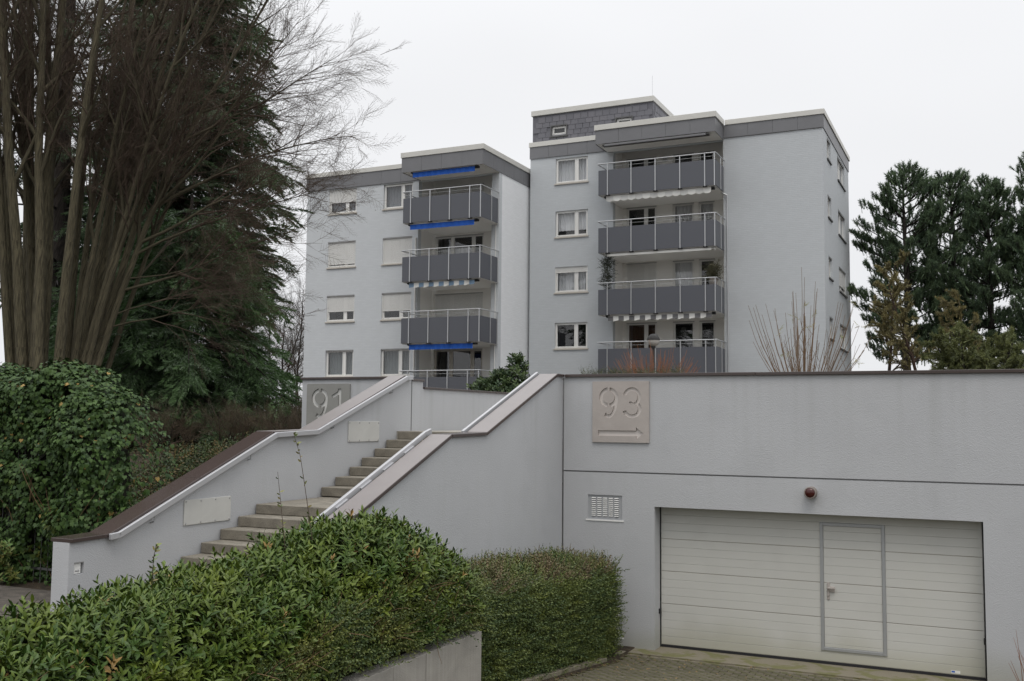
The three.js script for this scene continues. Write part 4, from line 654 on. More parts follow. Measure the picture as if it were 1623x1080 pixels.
// ---------------------------------------------------------------- ivy on the fence at the left
{
  const t = thing('ivy_hedge', 'tall dark ivy grown over a fence at the left edge', 'hedge');
  const T = [[-17, 4.3], [-13.6, 4.25], [-12.9, 4.32], [-12.3, 4.2], [-11.6, 4.38], [-11.2, 4.3], [-10.9, 4.12], [-10.5, 3.98], [-10.25, 3.5], [-10.15, 2.6]];
  const F = (x, s) => { const H = table(T, x) + 0.1 * fbm(x * 2, 1), b = 1.42, zf = 6.35 - 0.25 * smooth(-10.6, -9.9, x); let y, z; if (s < 0.7) { y = lerp(b, H - 0.2, s / 0.7); z = zf - 0.12 * smooth(0.35, 0, s); } else { const k = (s - 0.7) / 0.3; y = H - 0.2 + 0.2 * Math.sin(k * Math.PI * 0.8); z = zf - k * 0.9; } return V(x, y, z + 0.32 * fbm(x * 1.5, y * 1.5, 3) + 0.05 * nz(x * 6, y * 6)); };
  const nrm = (x, s) => { const a = F(x + 0.07, s).sub(F(x - 0.07, s)), b = F(x, Math.min(1, s + 0.03)).sub(F(x, Math.max(0, s - 0.03))); return V().crossVectors(a, b).normalize(); };
  { const p = [], ix = [], nx = 60, ns = 24; for (let j = 0; j <= nx; j++) for (let i = 0; i <= ns; i++) { const x = lerp(-17, -10.75, j / nx), q = F(x, i / ns).addScaledVector(nrm(x, i / ns), -0.22); if (j === nx) q.z -= 0.7; p.push(q.x, q.y, q.z); if (j && i) { const o = j * (ns + 1) + i; ix.push(o, o - 1, o - ns - 1, o - 1, o - ns - 2, o - ns - 1); } } const g = new THREE.BufferGeometry(); g.setAttribute('position', new THREE.Float32BufferAttribute(p, 3)); g.setIndex(ix); g.computeVertexNormals(); mesh('dark_core', uvm(g), M.core, t); }  // added dark sheet behind the ivy leaves, painted as shaded hollows
  const lobes = [[0, 0], [0.32, -0.08], [0.52, 0.12], [0.36, 0.3], [0.46, 0.58], [0.2, 0.6], [0, 1], [-0.2, 0.6], [-0.46, 0.58], [-0.36, 0.3], [-0.52, 0.12], [-0.32, -0.08]];
  const ivy = [0, 1].map((k) => { const p = [], ix = []; lobes.forEach(([x, y]) => p.push(x * 0.1, y * 0.1, (k ? 0.22 : 0.1) * Math.abs(x) * 0.1 - 0.02 * y * y * 0.6)); p.push(0, 0.03, 0); for (let i = 0; i < 12; i++) ix.push(12, i, (i + 1) % 12); const g = new THREE.BufferGeometry(); g.setAttribute('position', new THREE.Float32BufferAttribute(p, 3)); g.setAttribute('uv', new THREE.Float32BufferAttribute(new Array(26).fill(0.5), 2)); g.setIndex(ix); g.computeVertexNormals(); return g; });
  const list = [];
  for (let i = 0; i < 44000; i++) {
    const x = Math.max(rr(-16.8, -10.12), rr(-18, -13)), s = rr(0, 1), n = nrm(x, s), q = F(x, s), deep = Math.pow(rnd(), 1.5) * 0.24; if (x < -11 && fbm(x * 2.6, q.y * 2.6, 11) < -0.34 && rnd() < 0.85) continue; q.addScaledVector(n, -deep + rr(0, 0.08));
    const nn = n.clone().add(V(0, 0.45, 0)).add(rv(0.55)).normalize(), down = V(rr(-0.5, 0.5), -1, 0).addScaledVector(nn, 0); const y = down.sub(nn.clone().multiplyScalar(down.dot(nn))).normalize();
    const m = leafMat(q, y, nn, rr(0.34, 0.72)), v = rnd(), yel = smooth(0.3, 0.7, fbm(x * 1.3, q.y * 1.6, 6)) * (rnd() < 0.5 ? 0.8 : 0.1) * smooth(3.6, 2.2, q.y);
    const c = rnd() < 0.012 ? col(0.25, 0.17, 0.05) : col(lerp(0.02, 0.055, v) + 0.08 * yel, lerp(0.045, 0.1, v) + 0.05 * yel, lerp(0.012, 0.022, v));
    list.push([deep * 6 - q.y * 0.02 + rnd() + (Math.abs(q.clone().project(camera).x) > 0.99 ? 9 : 0), m, c]);
  }
  list.sort((a, b) => a[0] - b[0]); const cm = {};
  list.slice(0, 300).forEach(([, m, c], i) => { const key = c.r * 25 | 0; cm[key] ??= new THREE.MeshPhysicalMaterial({ color: c, roughness: 0.55, specularIntensity: 0.45, side: THREE.DoubleSide }); const l = mesh('leaf', ivy[i % 2], cm[key], t); l.applyMatrix4(m); });
  const A = [[], []], B = [[], []]; list.slice(300).forEach(([, m, c], i) => { A[i % 2].push(m); B[i % 2].push(c); }); const im = new THREE.MeshPhysicalMaterial({ color: 0xffffff, roughness: 0.55, specularIntensity: 0.45, side: THREE.DoubleSide });
  ivy.forEach((g, k) => inst('leaves', g, im, A[k], B[k], t));
  twigMess(70, () => [F(rr(-16, -10), rr(0, 0.3)).add(V(0, 0, -0.05)), V(rr(-0.4, 0.4), 1, 0.1)], 0.8, 0.007, M.tanTwig, t);
  const f = thing('wire_fence', 'metal bar fence showing through the base of the ivy', 'fence');
  for (let i = 0; i < 46; i++) mesh('bar', cyl(V(-16.4 + i * 0.13, 1.4, 6.16), V(-16.4 + i * 0.13, 3.4, 6.16), 0.006, 5), M.sillDark, f);
  for (const y of [1.6, 2.5, 3.35]) mesh('rail', box(-16.5, -10.4, y, y + 0.03, 6.14, 6.15), M.sillDark, f);
  const w = thing('weed_clump', 'small leafy weed at the foot of the ivy beside the path', 'weed');
  { const per = [], cs = []; for (let i = 0; i < 60; i++) { const q = V(-12.0 + rr(-0.35, 0.35), 1.45 + rr(0, 0.5), 6.55 + rr(-0.1, 0.12)); per.push(orient(q, V(rr(-1, 1), 1, rr(0, 0.8)), rr(0, 6), rr(0.5, 0.9))); cs.push(col(rr(0.08, 0.16), rr(0.12, 0.18), 0.035)); } inst('leaves', mergeGeometries(shootMatrices(8, 0.12, 1.3, 1).map((m) => leafGeo(0.12, 0.04).applyMatrix4(m))), M.leafThin, per, cs, w); mesh('stem', cyl(V(-12.0, 1.4, 6.55), V(-12, 1.8, 6.55), 0.008, 5), M.tanTwig, w); }
}
// ---------------------------------------------------------------- generic trees
function grow(T, p, d, L, r, depth, o, ends) {
  const n = depth === 0 ? 7 : depth === 1 ? 5 : 4, pts = [p.clone()], rad = [r]; let q = p.clone(), dir = d.clone().normalize(); const dirs = [dir.clone()];
  for (let i = 1; i <= n; i++) { dir.add(rv(o.wobble[depth] ?? 0.12)).add(V(0, o.up[depth] ?? 0, 0)); if (o.drift && depth === 0) dir.add(o.drift.clone().multiplyScalar(i * 0.55)); dir.normalize(); q = q.clone().addScaledVector(dir, L / n); pts.push(q); dirs.push(dir.clone()); rad.push(lerp(r, r * (o.tip ?? 0.25), i / n)); }
  T[depth] ? T[depth].add(pts, rad, depth === 0 ? 8 : depth === 1 ? 5 : 3) : 0;
  const at = (t) => { const f = t * n, i = Math.min(n - 1, f | 0); return [pts[i].clone().lerp(pts[i + 1], f - i), dirs[i + 1], lerp(r, r * 0.25, t)]; };
  if (depth < o.kids.length) { const k = Math.round(o.kids[depth] * rr(0.85, 1.2) * (depth ? clamp(L / o.ref[depth], 0.4, 1.6) : 1)); for (let j = 0; j < k; j++) { const t = lerp(o.from[depth], 1, (j + rnd() * 0.8) / k), [cp, cd, cr] = at(Math.min(t, 0.99)); const ax = V().crossVectors(cd, rv()).normalize(), a = rr(...o.angle[depth]); const nd = cd.clone().applyAxisAngle(ax, a); grow(T, cp, nd, o.len[depth](L, t) * rr(0.75, 1.2), Math.min(cr * 0.7, o.rmax[depth] ?? 1), depth + 1, o, ends); } }
  if (depth >= o.endFrom) for (let j = 0; j < o.endN[depth]; j++) { const [cp, cd] = at(lerp(0.25, 1, (j + rnd()) / o.endN[depth])); ends.push([cp, cd.clone().applyAxisAngle(V().crossVectors(cd, rv()).normalize(), rr(0, 0.7))]); }
  return pts;
}
const sprayGeo = [0, 1, 2].map((k) => {                       // bare twig spray with a few dead leaves
  const T = new Tubes(), main = [V(0, 0, 0), V(0.02, 0.25, 0.01), V(-0.01, 0.5, 0.03), V(0.02, 0.75, 0)]; T.add(main, [0.005, 0.0042, 0.0034, 0.002], 3);
  for (let i = 0; i < 10; i++) { const t = 0.1 + i * 0.072, a = (i % 2 ? 0 : Math.PI) + rr(-0.7, 0.7), d = V(Math.cos(a) * 0.7, 0.75, Math.sin(a) * 0.7 * 0.7), b = V(0.005, t * 0.85, 0.01), L = rr(0.18, 0.4) * (1.1 - t * 0.5), e = b.clone().addScaledVector(d, L), m = b.clone().lerp(e, 0.5).add(V(0, -0.012, 0)); T.add([b, m, e], [0.0027, 0.0022, 0.0014], 3); if (i % 2) T.add([m, m.clone().addScaledVector(V(d.x * 0.2, 0.9, -d.z), L * 0.5)], [0.002, 0.0013], 3); if (rnd() < 0.3 + 0.12 * k) { const w = rv(0.017); T.tri(e, e.clone().add(w), e.clone().add(V(w.z, -0.035, w.x))); } }
  return T.geo();
});
// big bare tree with many stems
{
  const t = thing('bare_tree', 'huge multi stemmed bare tree rising behind the ivy at the left', 'tree');
  const T = { 1: new Tubes(), 2: new Tubes(), 3: new Tubes() }, ends = [];
  const B = V(-18.1, 2.9, 0.6), stems = [];
  const spec = [[-0.95, -14, 0.17], [-0.7, -9, 0.2], [-0.45, -4, 0.22], [-0.55, -7, 0.15], [-0.2, -1, 0.2], [-0.05, 2, 0.17], [0.1, 3, 0.22], [0.25, 6, 0.18], [0.4, 9, 0.2], [0.5, 13, 0.17], [0.62, 16, 0.19], [0.72, 21, 0.17], [0.8, 25, 0.15], [0.88, 29, 0.13], [0.6, 15, 0.13], [0.3, 11, 0.14], [-0.3, -18, 0.14], [0.9, 33, 0.1], [0.85, 28, 0.1], [0.2, 4, 0.13], [-0.8, -11, 0.14], [0.55, 20, 0.12], [0.7, 27, 0.11], [0.0, -5, 0.13]];
  const right = V(0.905, 0, -0.425);
  for (const [off, lean, r] of spec) {
    const toward = rr(-0.5, 0.5), base = B.clone().addScaledVector(right, off * 0.75 - 0.12).add(V(toward * 0.4, 0, toward)), a = lean * 0.42 * Math.PI / 180, depthLean = toward * 0.22 + rr(-0.06, 0.06);
    const d = right.clone().multiplyScalar(Math.sin(a)).add(V(0.425 * depthLean, Math.cos(a), 0.905 * depthLean)); const S = { 0: new Tubes(), 1: T[1], 2: T[2], 3: T[3] }; const drift = right.clone().multiplyScalar(lean * 0.0005);
    const L = lerp(14.5, 10, clamp(Math.abs(lean) / 46, 0, 1)) * rr(0.9, 1.08);
    const sp = grow(S, base, d, L, r * 0.7, 0, { wobble: [0.045, 0.09, 0.12, 0.15], up: [0.0, 0.03, 0.03, 0], drift, tip: 0.2, kids: [11, 6, 3], ref: [1, 2, 1], from: [0.36, 0.18, 0.2], angle: [[0.3, 0.75], [0.35, 0.8], [0.4, 0.8]], len: [(l, q) => (1 - q) * 2.3 + 1.0, (l, q) => l * 0.45 * (1.2 - q * 0.6), (l, q) => l * 0.5], rmax: [0.055, 0.022, 0.011], endFrom: 2, endN: [0, 0, 1, 1] }, ends);
    for (let k = 0; k < sp.length - 1; k++) for (let j = 0; j < 6; j++) stems.push(sp[k].clone().lerp(sp[k + 1], j / 6));
    mesh('trunk', S[0].geo(), M.bark, t);
  }
  const onStem = (x, y) => stems.reduce((b, q) => { const e = Math.hypot(q.x - x, (q.y - y) * 1.3); return e < b[0] ? [e, q] : b; }, [1e9, null])[1].clone();
  for (const [x, y, dx, dy, L, r] of [[-16.5, 6.3, 1, 0.26, 4.4, 0.034], [-15.9, 7.2, 1, 0.42, 4.0, 0.04], [-16.7, 5.4, 1, 0.32, 3.4, 0.022], [-16.3, 6.6, 1, 0.02, 3.0, 0.02], [-16.6, 5.9, 0.9, 0.5, 2.6, 0.02], [-15.8, 8.2, 1, 0.55, 4.6, 0.04], [-15.8, 8.0, 1, 0.8, 4.6, 0.036], [-15.6, 9.0, 1, 1.0, 4.4, 0.036], [-15.4, 9.6, 1, 0.6, 3.8, 0.032], [-15.7, 7.0, 1, 0.62, 4.6, 0.032]])
    grow({ 0: T[1], 1: T[2], 2: T[3], 3: T[3] }, onStem(x, y), right.clone().multiplyScalar(dx).add(V(0, dy, 0)), L, r, 0, { wobble: [0.12, 0.12, 0.14], up: [-0.01, 0.02, 0], tip: 0.14, kids: [12, 5], ref: [1, 1.5], from: [0.25, 0.2], angle: [[0.35, 0.8], [0.4, 0.8]], len: [(l, q) => (1 - q) * 1.5 + 0.7, (l) => l * 0.5], rmax: [0.016, 0.009], endFrom: 1, endN: [0, 1, 2] }, ends);
  for (const k of [1, 2, 3]) { const m = mesh('branches', T[k].geo(), k === 1 ? M.bark : M.twig, t); m.userData.kind = 'stuff'; }
  const per = [[], [], []]; ends.forEach(([p, d], i) => per[i % 3].push(orient(p, d.clone().add(V(0, 0.1, 0)), rr(0, 6.3), rr(0.5, 0.95)))); sprayGeo.forEach((g, k) => inst('twigs', g, M.twig, per[k], null, t));
}
// needle sprays
function frondGeo(len, n, w, bl) { const L = []; for (let i = 0; i < n; i++) { const t = Math.pow(rnd(), 0.8), side = (i % 2 ? 1 : -1), b = V(0, t * len, -0.18 * len * t * t), tw = len * 0.45 * (1 - t * 0.75) * rr(0.2, 1), p = b.clone().add(V(side * tw * 0.75, tw * 0.6, -0.35 * tw * tw / len - 0.02)); const d = V(side * rr(0.1, 0.8), rr(0.3, 1), rr(-0.6, 0.25)).normalize(); L.push([p, p.clone().addScaledVector(d, bl * rr(0.7, 1.3)), V().crossVectors(d, rv()).normalize().multiplyScalar(w)]); } for (let i = 0; i < 10; i++) { const a = (i % 2 ? 1 : -1), t = i / 10; L.push([V(0, t * len, -0.18 * len * t * t), V(a * len * 0.34 * (1 - t * 0.7), t * len + len * 0.25, -0.2 * len * t - 0.03), V(0, 0.006, 0)]); } L.push([V(0, 0, 0), V(0, len, -0.18 * len), V(0.008, 0, 0)]); return blades(L); }
function spruce(name, label, x, y0, z, H, R, o = {}) {
  const t = thing(name, label, 'tree'), tr = new Tubes(), br = new Tubes(); const base = V(x, y0, z);
  const pts = [], rad = []; for (let i = 0; i <= 8; i++) { pts.push(base.clone().add(V(0.1 * nz(i * 0.7, x), H * i / 8, 0.1 * nz(i * 0.7, z)))); rad.push(lerp(o.r ?? 0.3, 0.03, i / 8)); }
  tr.add(pts, rad, 10); mesh('trunk', tr.geo(), o.bark ?? M.barkDark, t);
  const F = [frondGeo(0.75, 110, 0.013, 0.11), frondGeo(0.6, 95, 0.013, 0.1), frondGeo(0.9, 120, 0.014, 0.12)], per = [[], [], []], cols = [[], [], []];
  const h0 = o.from ?? 1.2, step = o.step ?? 0.55;
  for (let h = h0; h < H - 0.2; h += step * rr(0.8, 1.2)) {
    const q = (h - h0) / (H - h0), Lm = R * (o.shape ? o.shape(q) : Math.pow(1 - q, 0.85)) + 0.25, nb = Math.round((o.nb ?? 7) * (1 - q * 0.3));
    for (let b = 0; b < nb; b++) {
      const a = b / nb * 6.283 + rr(-0.4, 0.4) + h * 2, L = Lm * rr(0.6, 1.12), rise = o.rise ?? 0.05, droop = o.droop ?? 0.32, at = (s) => base.clone().add(V(Math.cos(a) * L * s, h + L * (rise * s * 2 - droop * s * s + (o.tipUp ?? 0.1) * s * s * s), Math.sin(a) * L * s));
      const bp = [0, 0.25, 0.5, 0.75, 1].map(at); br.add(bp, [0.03, 0.025, 0.018, 0.012, 0.005].map((v) => v * (0.5 + L / R)), 4);
      const nf = Math.ceil(L * (o.dens ?? 5)); if (rnd() < (o.gap ?? 0.06)) continue;
      for (let k = 0; k < nf; k++) { const s = lerp(o.bareIn ?? 0.12, 1.0, (k + rnd()) / nf), p = at(s), side = rr(-1, 1) * 1.15, d = V(Math.cos(a + side), rr(-0.75, 0.1) * (o.hang ?? 0.8), Math.sin(a + side)); const i = (rnd() * 3) | 0; p.add(rv(0.1)); const u = V(0, 1, 0), m = leafMat(p, d, u.clone().add(rv(0.25)), rr(0.7, 1.25) * (o.fs ?? 1)); per[i].push(m); const v = rnd() * 0.7 + 0.3 * s; const c = o.colour; cols[i].push(col(lerp(c[0], c[3], v), lerp(c[1], c[4], v), lerp(c[2], c[5], v))); }
    }
  }
  const bm = mesh('branches', br.geo(), o.bark ?? M.barkDark, t); bm.userData.kind = 'stuff';
  F.forEach((g, k) => inst('needles', g, M.needle, per[k], cols[k], t)); return t;
}
const DK = [0.022, 0.05, 0.017, 0.06, 0.112, 0.034];
spruce('spruce_tree', 'tall dark spruce directly behind the bare stems at the left edge', -24.6, 2.9, -5, 25, 4.4, { colour: DK, dens: 4.2, nb: 6, step: 0.8, gap: 0.38, r: 0.36, from: 4.5, droop: 0.3 });
spruce('spruce_tree', 'dark spruce with trunk showing low, between the bare tree and the left block', -22.9, 2.9, -8, 18.5, 3.5, { colour: DK, dens: 6.5, nb: 10, step: 0.42, gap: 0.04, fs: 1.2, r: 0.26, from: 4.6, bark: M.barkRed, shape: (q) => Math.pow(1 - q, 0.55) * (0.8 + 0.2 * smooth(0, 0.2, q)) });
spruce('hemlock_tree', 'drooping green conifer with low feathery branches left of the stairs', -17.9, 2.6, -3.2, 6.6, 3.4, { colour: [0.028, 0.065, 0.018, 0.075, 0.15, 0.04], dens: 8, nb: 9, step: 0.32, gap: 0.04, r: 0.14, from: 1.3, droop: 0.5, hang: 1.3, tipUp: 0.02, shape: (q) => Math.pow(1 - q, 0.7) });
spruce('hemlock_tree', 'smaller drooping conifer beside the feathery one, nearer the bare stems', -21.2, 2.7, -3.6, 5.4, 2.4, { colour: [0.026, 0.058, 0.018, 0.068, 0.13, 0.038], dens: 7, nb: 8, step: 0.36, gap: 0.05, r: 0.12, from: 1.2, droop: 0.45, hang: 1.3, tipUp: 0.02, shape: (q) => Math.pow(1 - q, 0.7) });
// pines at the right
const tuftGeo = [0, 1].map(() => { const L = []; for (let i = 0; i < 64; i++) { const a = rr(0, 6.283), e = rr(0.25, 1.35), b = V(0, rr(-0.14, 0.16), 0), d = V(Math.cos(a) * Math.sin(e), Math.cos(e), Math.sin(a) * Math.sin(e)); L.push([b, b.clone().addScaledVector(d, rr(0.09, 0.145)), V().crossVectors(d, rv()).normalize().multiplyScalar(0.011)]); } L.push([V(0, -0.3, 0), V(0, 0.2, 0), V(0.02, 0, 0)]); return blades(L); });
function pine(label, x, z, H, R, o = {}) {
  const t = thing('pine_tree', label, 'tree', o.group), base = V(x, 4.1, z), tr = new Tubes(), br = new Tubes(), per = [[], []], cols = [[], []], pts = [], rad = [];
  for (let i = 0; i <= 8; i++) { pts.push(base.clone().add(V(0.25 * nz(i * 0.5, x), H * i / 8, 0.2 * nz(i * 0.5, z)))); rad.push(lerp(0.24, 0.035, i / 8)); } tr.add(pts, rad, 9); mesh('trunk', tr.geo(), M.barkDark, t);
  const h0 = o.from ?? 2.6;
  for (let h = h0; h < H; h += 0.4 * rr(0.8, 1.2)) {
    const q = (h - h0) / (H - h0), Lm = R * Math.pow(1 - q, 0.55) * (0.65 + 0.35 * smooth(0, 0.35, q)) + 0.15, nb = 6;
    for (let b = 0; b < nb; b++) {
      if (rnd() < 0.06 + 0.16 * smooth(0.5, 0, q)) continue;
      const a = rr(0, 6.283), L = Lm * rr(0.55, 1.15), rise = lerp(0.05, 0.6, q), tip = at0(1);
      function at0(s) { return base.clone().add(V(Math.cos(a) * L * s, h + L * (rise * s + 0.18 * s * s), Math.sin(a) * L * s)); }
      br.add([0, 0.35, 0.7, 1].map(at0), [0.04, 0.03, 0.02, 0.01], 4);
      const nk = Math.ceil(L * 9); for (let k = 0; k < nk; k++) { const s = lerp(0.3, 1, Math.sqrt((k + rnd()) / nk)), p = at0(s), off = rv(0.34 * (0.5 + (1 - s))); off.y = Math.abs(off.y) * 0.8; const e = p.clone().add(off); br.add([p, e], [0.01, 0.007], 3); const i = (rnd() * 2) | 0; per[i].push(orient(e, V(Math.cos(a) * 0.45, 1, Math.sin(a) * 0.45).add(rv(0.45)), rr(0, 6), rr(1.0, 1.5))); const v = rnd(), brown = o.brown && rnd() < 0.1; cols[i].push(col(lerp(0.045, 0.1, v), lerp(0.085, 0.155, v), lerp(0.042, 0.066, v))); }
    }
  }
  const bm = mesh('branches', br.geo(), M.barkDark, t); bm.userData.kind = 'stuff'; tuftGeo.forEach((g, k) => inst('needles', g, M.needle, per[k], cols[k], t));
}
pine('left dark pine of the group right of the tall block', -3.6, -38, 12.2, 3.3);
pine('middle dark pine of the group right of the tall block', -1.55, -39.5, 12.0, 2.8, { from: 3.4 });
pine('right dark pine of the group, beside the pine cut by the frame', 0.15, -38, 11.2, 2.6, { from: 3 });
pine('dark pine cut off by the right edge of the picture', 2.5, -37, 12.0, 3.0, { from: 2.2 });
// thin olive brown bushes in front of the pines
function looseTree(name, label, x, y0, z, H, R, c, leafN, o = {}) {
  const t = thing(name, label, o.cat ?? 'tree', o.group), S = { 0: new Tubes(), 1: new Tubes(), 2: new Tubes() }, ends = [];
  for (let k = 0; k < (o.stems ?? 1); k++) grow(S, V(x + (k ? rr(-0.4, 0.4) : 0), y0, z + (k ? rr(-0.4, 0.4) : 0)), V(rr(-0.12, 0.12) * (o.stems ?? 1), 1, rr(-0.12, 0.12)), H * rr(0.85, 1), o.r ?? 0.09, 0, { wobble: [0.07, 0.14, 0.16], up: [0.02, 0.03, 0], tip: 0.2, kids: [o.kids ?? 14, 6], ref: [1, R], from: [o.from ?? 0.25, 0.2], angle: [[0.6, 1.2], [0.4, 0.9]], len: [(l, q) => R * (1.15 - q * 0.8), (l) => l * 0.45], rmax: [0.04, 0.015], endFrom: 1, endN: [0, leafN, leafN] }, ends);
  mesh('trunk', S[0].geo(), o.bark ?? M.barkDark, t); const m = mesh('branches', mergeGeometries([S[1].geo(), S[2].geo()]), o.twig ?? M.twig, t); m.userData.kind = 'stuff';
  if (o.geo) { const per = o.geo.map(() => []), cs = o.geo.map(() => []); ends.forEach(([p, d]) => { const i = (rnd() * o.geo.length) | 0, v = rnd(); per[i].push(orient(p, d.clone().add(V(0, o.lift ?? 0, 0)).add(rv(0.4)), rr(0, 6), rr(0.7, 1.3) * (o.gs ?? 1))); cs[i].push(col(lerp(c[0], c[3], v), lerp(c[1], c[4], v), lerp(c[2], c[5], v))); }); o.geo.forEach((g, k) => inst(o.part ?? 'leaves', g, o.mat ?? M.needle, per[k], cs[k], t)); }
  return t;
}
const OL = [0.12, 0.11, 0.045, 0.26, 0.22, 0.08];
looseTree('larch_tree', 'thin olive brown tree in front of the leftmost pine', -3.9, 4.1, -30, 6.6, 1.7, OL, 4, { geo: tuftGeo, gs: 0.9, bark: M.barkRed, twig: M.barkRed });
looseTree('larch_tree', 'thin olive brown tree in front of the middle pine', -2.4, 4.1, -29, 5.9, 1.6, OL, 4, { geo: tuftGeo, gs: 0.9, bark: M.barkRed, twig: M.barkRed });
looseTree('larch_tree', 'thin brownish tree between the pines and the wall, rightmost of three', -1.0, 4.1, -29, 5.2, 1.6, OL, 4, { geo: tuftGeo, gs: 0.9, bark: M.barkRed, twig: M.barkRed });
looseTree('olive_bush', 'dense olive green bush behind the garage wall at the right', -0.35, 4.1, -27, 3.4, 1.5, [0.08, 0.1, 0.03, 0.18, 0.2, 0.06], 5, { cat: 'bush', geo: tuftGeo, gs: 1.0, stems: 5, from: 0.05, kids: 12 });
// leafless trees far behind at the left
[[400, -42, 8.6], [412, -38, 9.6], [428, -46, 11], [441, -40, 10], [455, -34, 8], [468, -38, 9.5], [477, -45, 8], [385, -50, 11], [186, -38, 9], [205, -44, 10], [160, -42, 11], [140, -36, 9], [225, -40, 7], [300, -44, 8], [340, -40, 8], [365, -36, 9]].forEach(([px, z, H], i) => {
  const d = V((px - 811.5) / 1610.73, 0, -1).applyAxisAngle(V(0, 1, 0), 25.18 * Math.PI / 180), s = (z - 16) / d.z;
  looseTree('thin_tree', ['slender leafless tree far behind, against the sky left of the left block'][0], d.x * s, 2.9, z, H, 1.9, OL, 2, { geo: [sprayGeo[0]], gs: 1.5, part: 'twigs', mat: M.twig, lift: 0.3, group: 'leafless trees far behind at the left', kids: 16 });
});
// brown undergrowth between the stairs and the conifers
[[-13.2, -1.0, 0.7], [-14.4, -0.6, 0.8], [-15.6, 0.4, 0.8], [-14.6, -3.2, 0.9], [-16.2, -5, 1.1], [-14.6, -5.5, 0.8], [-19.5, -1.5, 1.0], [-18.4, -9, 1.3], [-21.5, -12, 1.5], [-25, -12, 1.5], [-17.5, -13, 1.4], [-28, -9, 1.5], [-16.5, -10, 1.2], [-15.4, -8.5, 0.9]].forEach(([x, z, H], i) => {
  looseTree('bare_bush', 'tangled leafless brown bush under the conifers left of the stairs', x, height(x, z), z, H, H * 0.62, [0.045, 0.034, 0.02, 0.095, 0.068, 0.036], 1, { cat: 'bush', group: 'bare bushes under the conifers', geo: [sprayGeo[i % 3]], gs: 0.5, part: 'twigs', mat: M.leafThin, stems: 5, from: 0.05, kids: 9, r: 0.025, lift: 0.4 });
});
// leaf litter and ground ivy under the trees
{
  const per = [], cs = []; for (let i = 0; i < 5200; i++) { const x = rr(-26, -10.1), z = rr(-13, 5.2); if (x > -12 && z < 0.2) continue; per.push(orient(V(x, height(x, z) + rr(-0.02, 0.1), z), V(rr(-1, 1), rr(0.4, 1), rr(-1, 1)), 0, rr(0.9, 1.9))); const v = rnd(), b = rnd() < 0.4; cs.push(b ? col(0.06 + 0.08 * v, 0.045 + 0.05 * v, 0.02) : col(0.02 + 0.04 * v, 0.035 + 0.05 * v, 0.015)); }
  for (let i = 0; i < 3000; i++) { const x = rr(-13.5, -9.85), z = rr(0.3, 5.4), b = rnd() < 0.3, v = rnd(); per.push(orient(V(x, height(x, z) + rr(-0.02, 0.3 * rnd()), z), V(rr(-1, 1), rr(0.3, 1), rr(-1, 1)), 0, rr(1.0, 2.2))); cs.push(b ? col(0.06 + 0.06 * v, 0.045 + 0.04 * v, 0.02) : col(0.02 + 0.03 * v, 0.035 + 0.04 * v, 0.013)); }
  const m = inst('ground_cover', sprigGeo[0], M.leafThin, per, cs); m.userData = { label: 'dark ground ivy and leaf litter under the conifers left of the stairs', category: 'ground cover', kind: 'stuff' };
}
// shrub behind the walkway wall
{
  const t = thing('evergreen_shrub', 'leafy dark green shrub behind the walkway wall, in front of the white side wall', 'shrub');
  const leaf = leafGeo(0.16, 0.06, 0.2, 0.2), g = mergeGeometries(shootMatrices(10, 0.2, 1.3, 1).map((m) => leaf.clone().applyMatrix4(m))), per = [], cs = [];
  for (let i = 0; i < 620; i++) { const a = rr(0, 6.283), k = (rnd() * 3) | 0, c = [[-10.62, 0.75, 0.62], [-10.2, 1.15, 0.42], [-11.05, 0.55, 0.5]][k], u = rr(0, 1), rad = c[2] * Math.sqrt(rnd()) * (1.05 - u * u); per.push(orient(V(c[0] + Math.cos(a) * rad, 4.0 + u * c[1] * (1 - 0.4 * rad), -6 + Math.sin(a) * rad), V(Math.cos(a) * 0.6, 0.9, Math.sin(a) * 0.6).add(rv(0.4)), rr(0, 6), rr(0.5, 0.95))); const v = rnd(); cs.push(col(lerp(0.03, 0.075, v), lerp(0.06, 0.115, v), 0.028)); }
  inst('leaves', g, M.leafThin, per, cs, t); const T = new Tubes(); for (let i = 0; i < 8; i++) T.add([V(-10.6, 3.9, -6), V(-10.6 + rr(-0.5, 0.5), 4.7, -6 + rr(-0.4, 0.4))], [0.02, 0.008], 5); mesh('stem', T.geo(), M.barkDark, t).userData.kind = 'stuff';
}
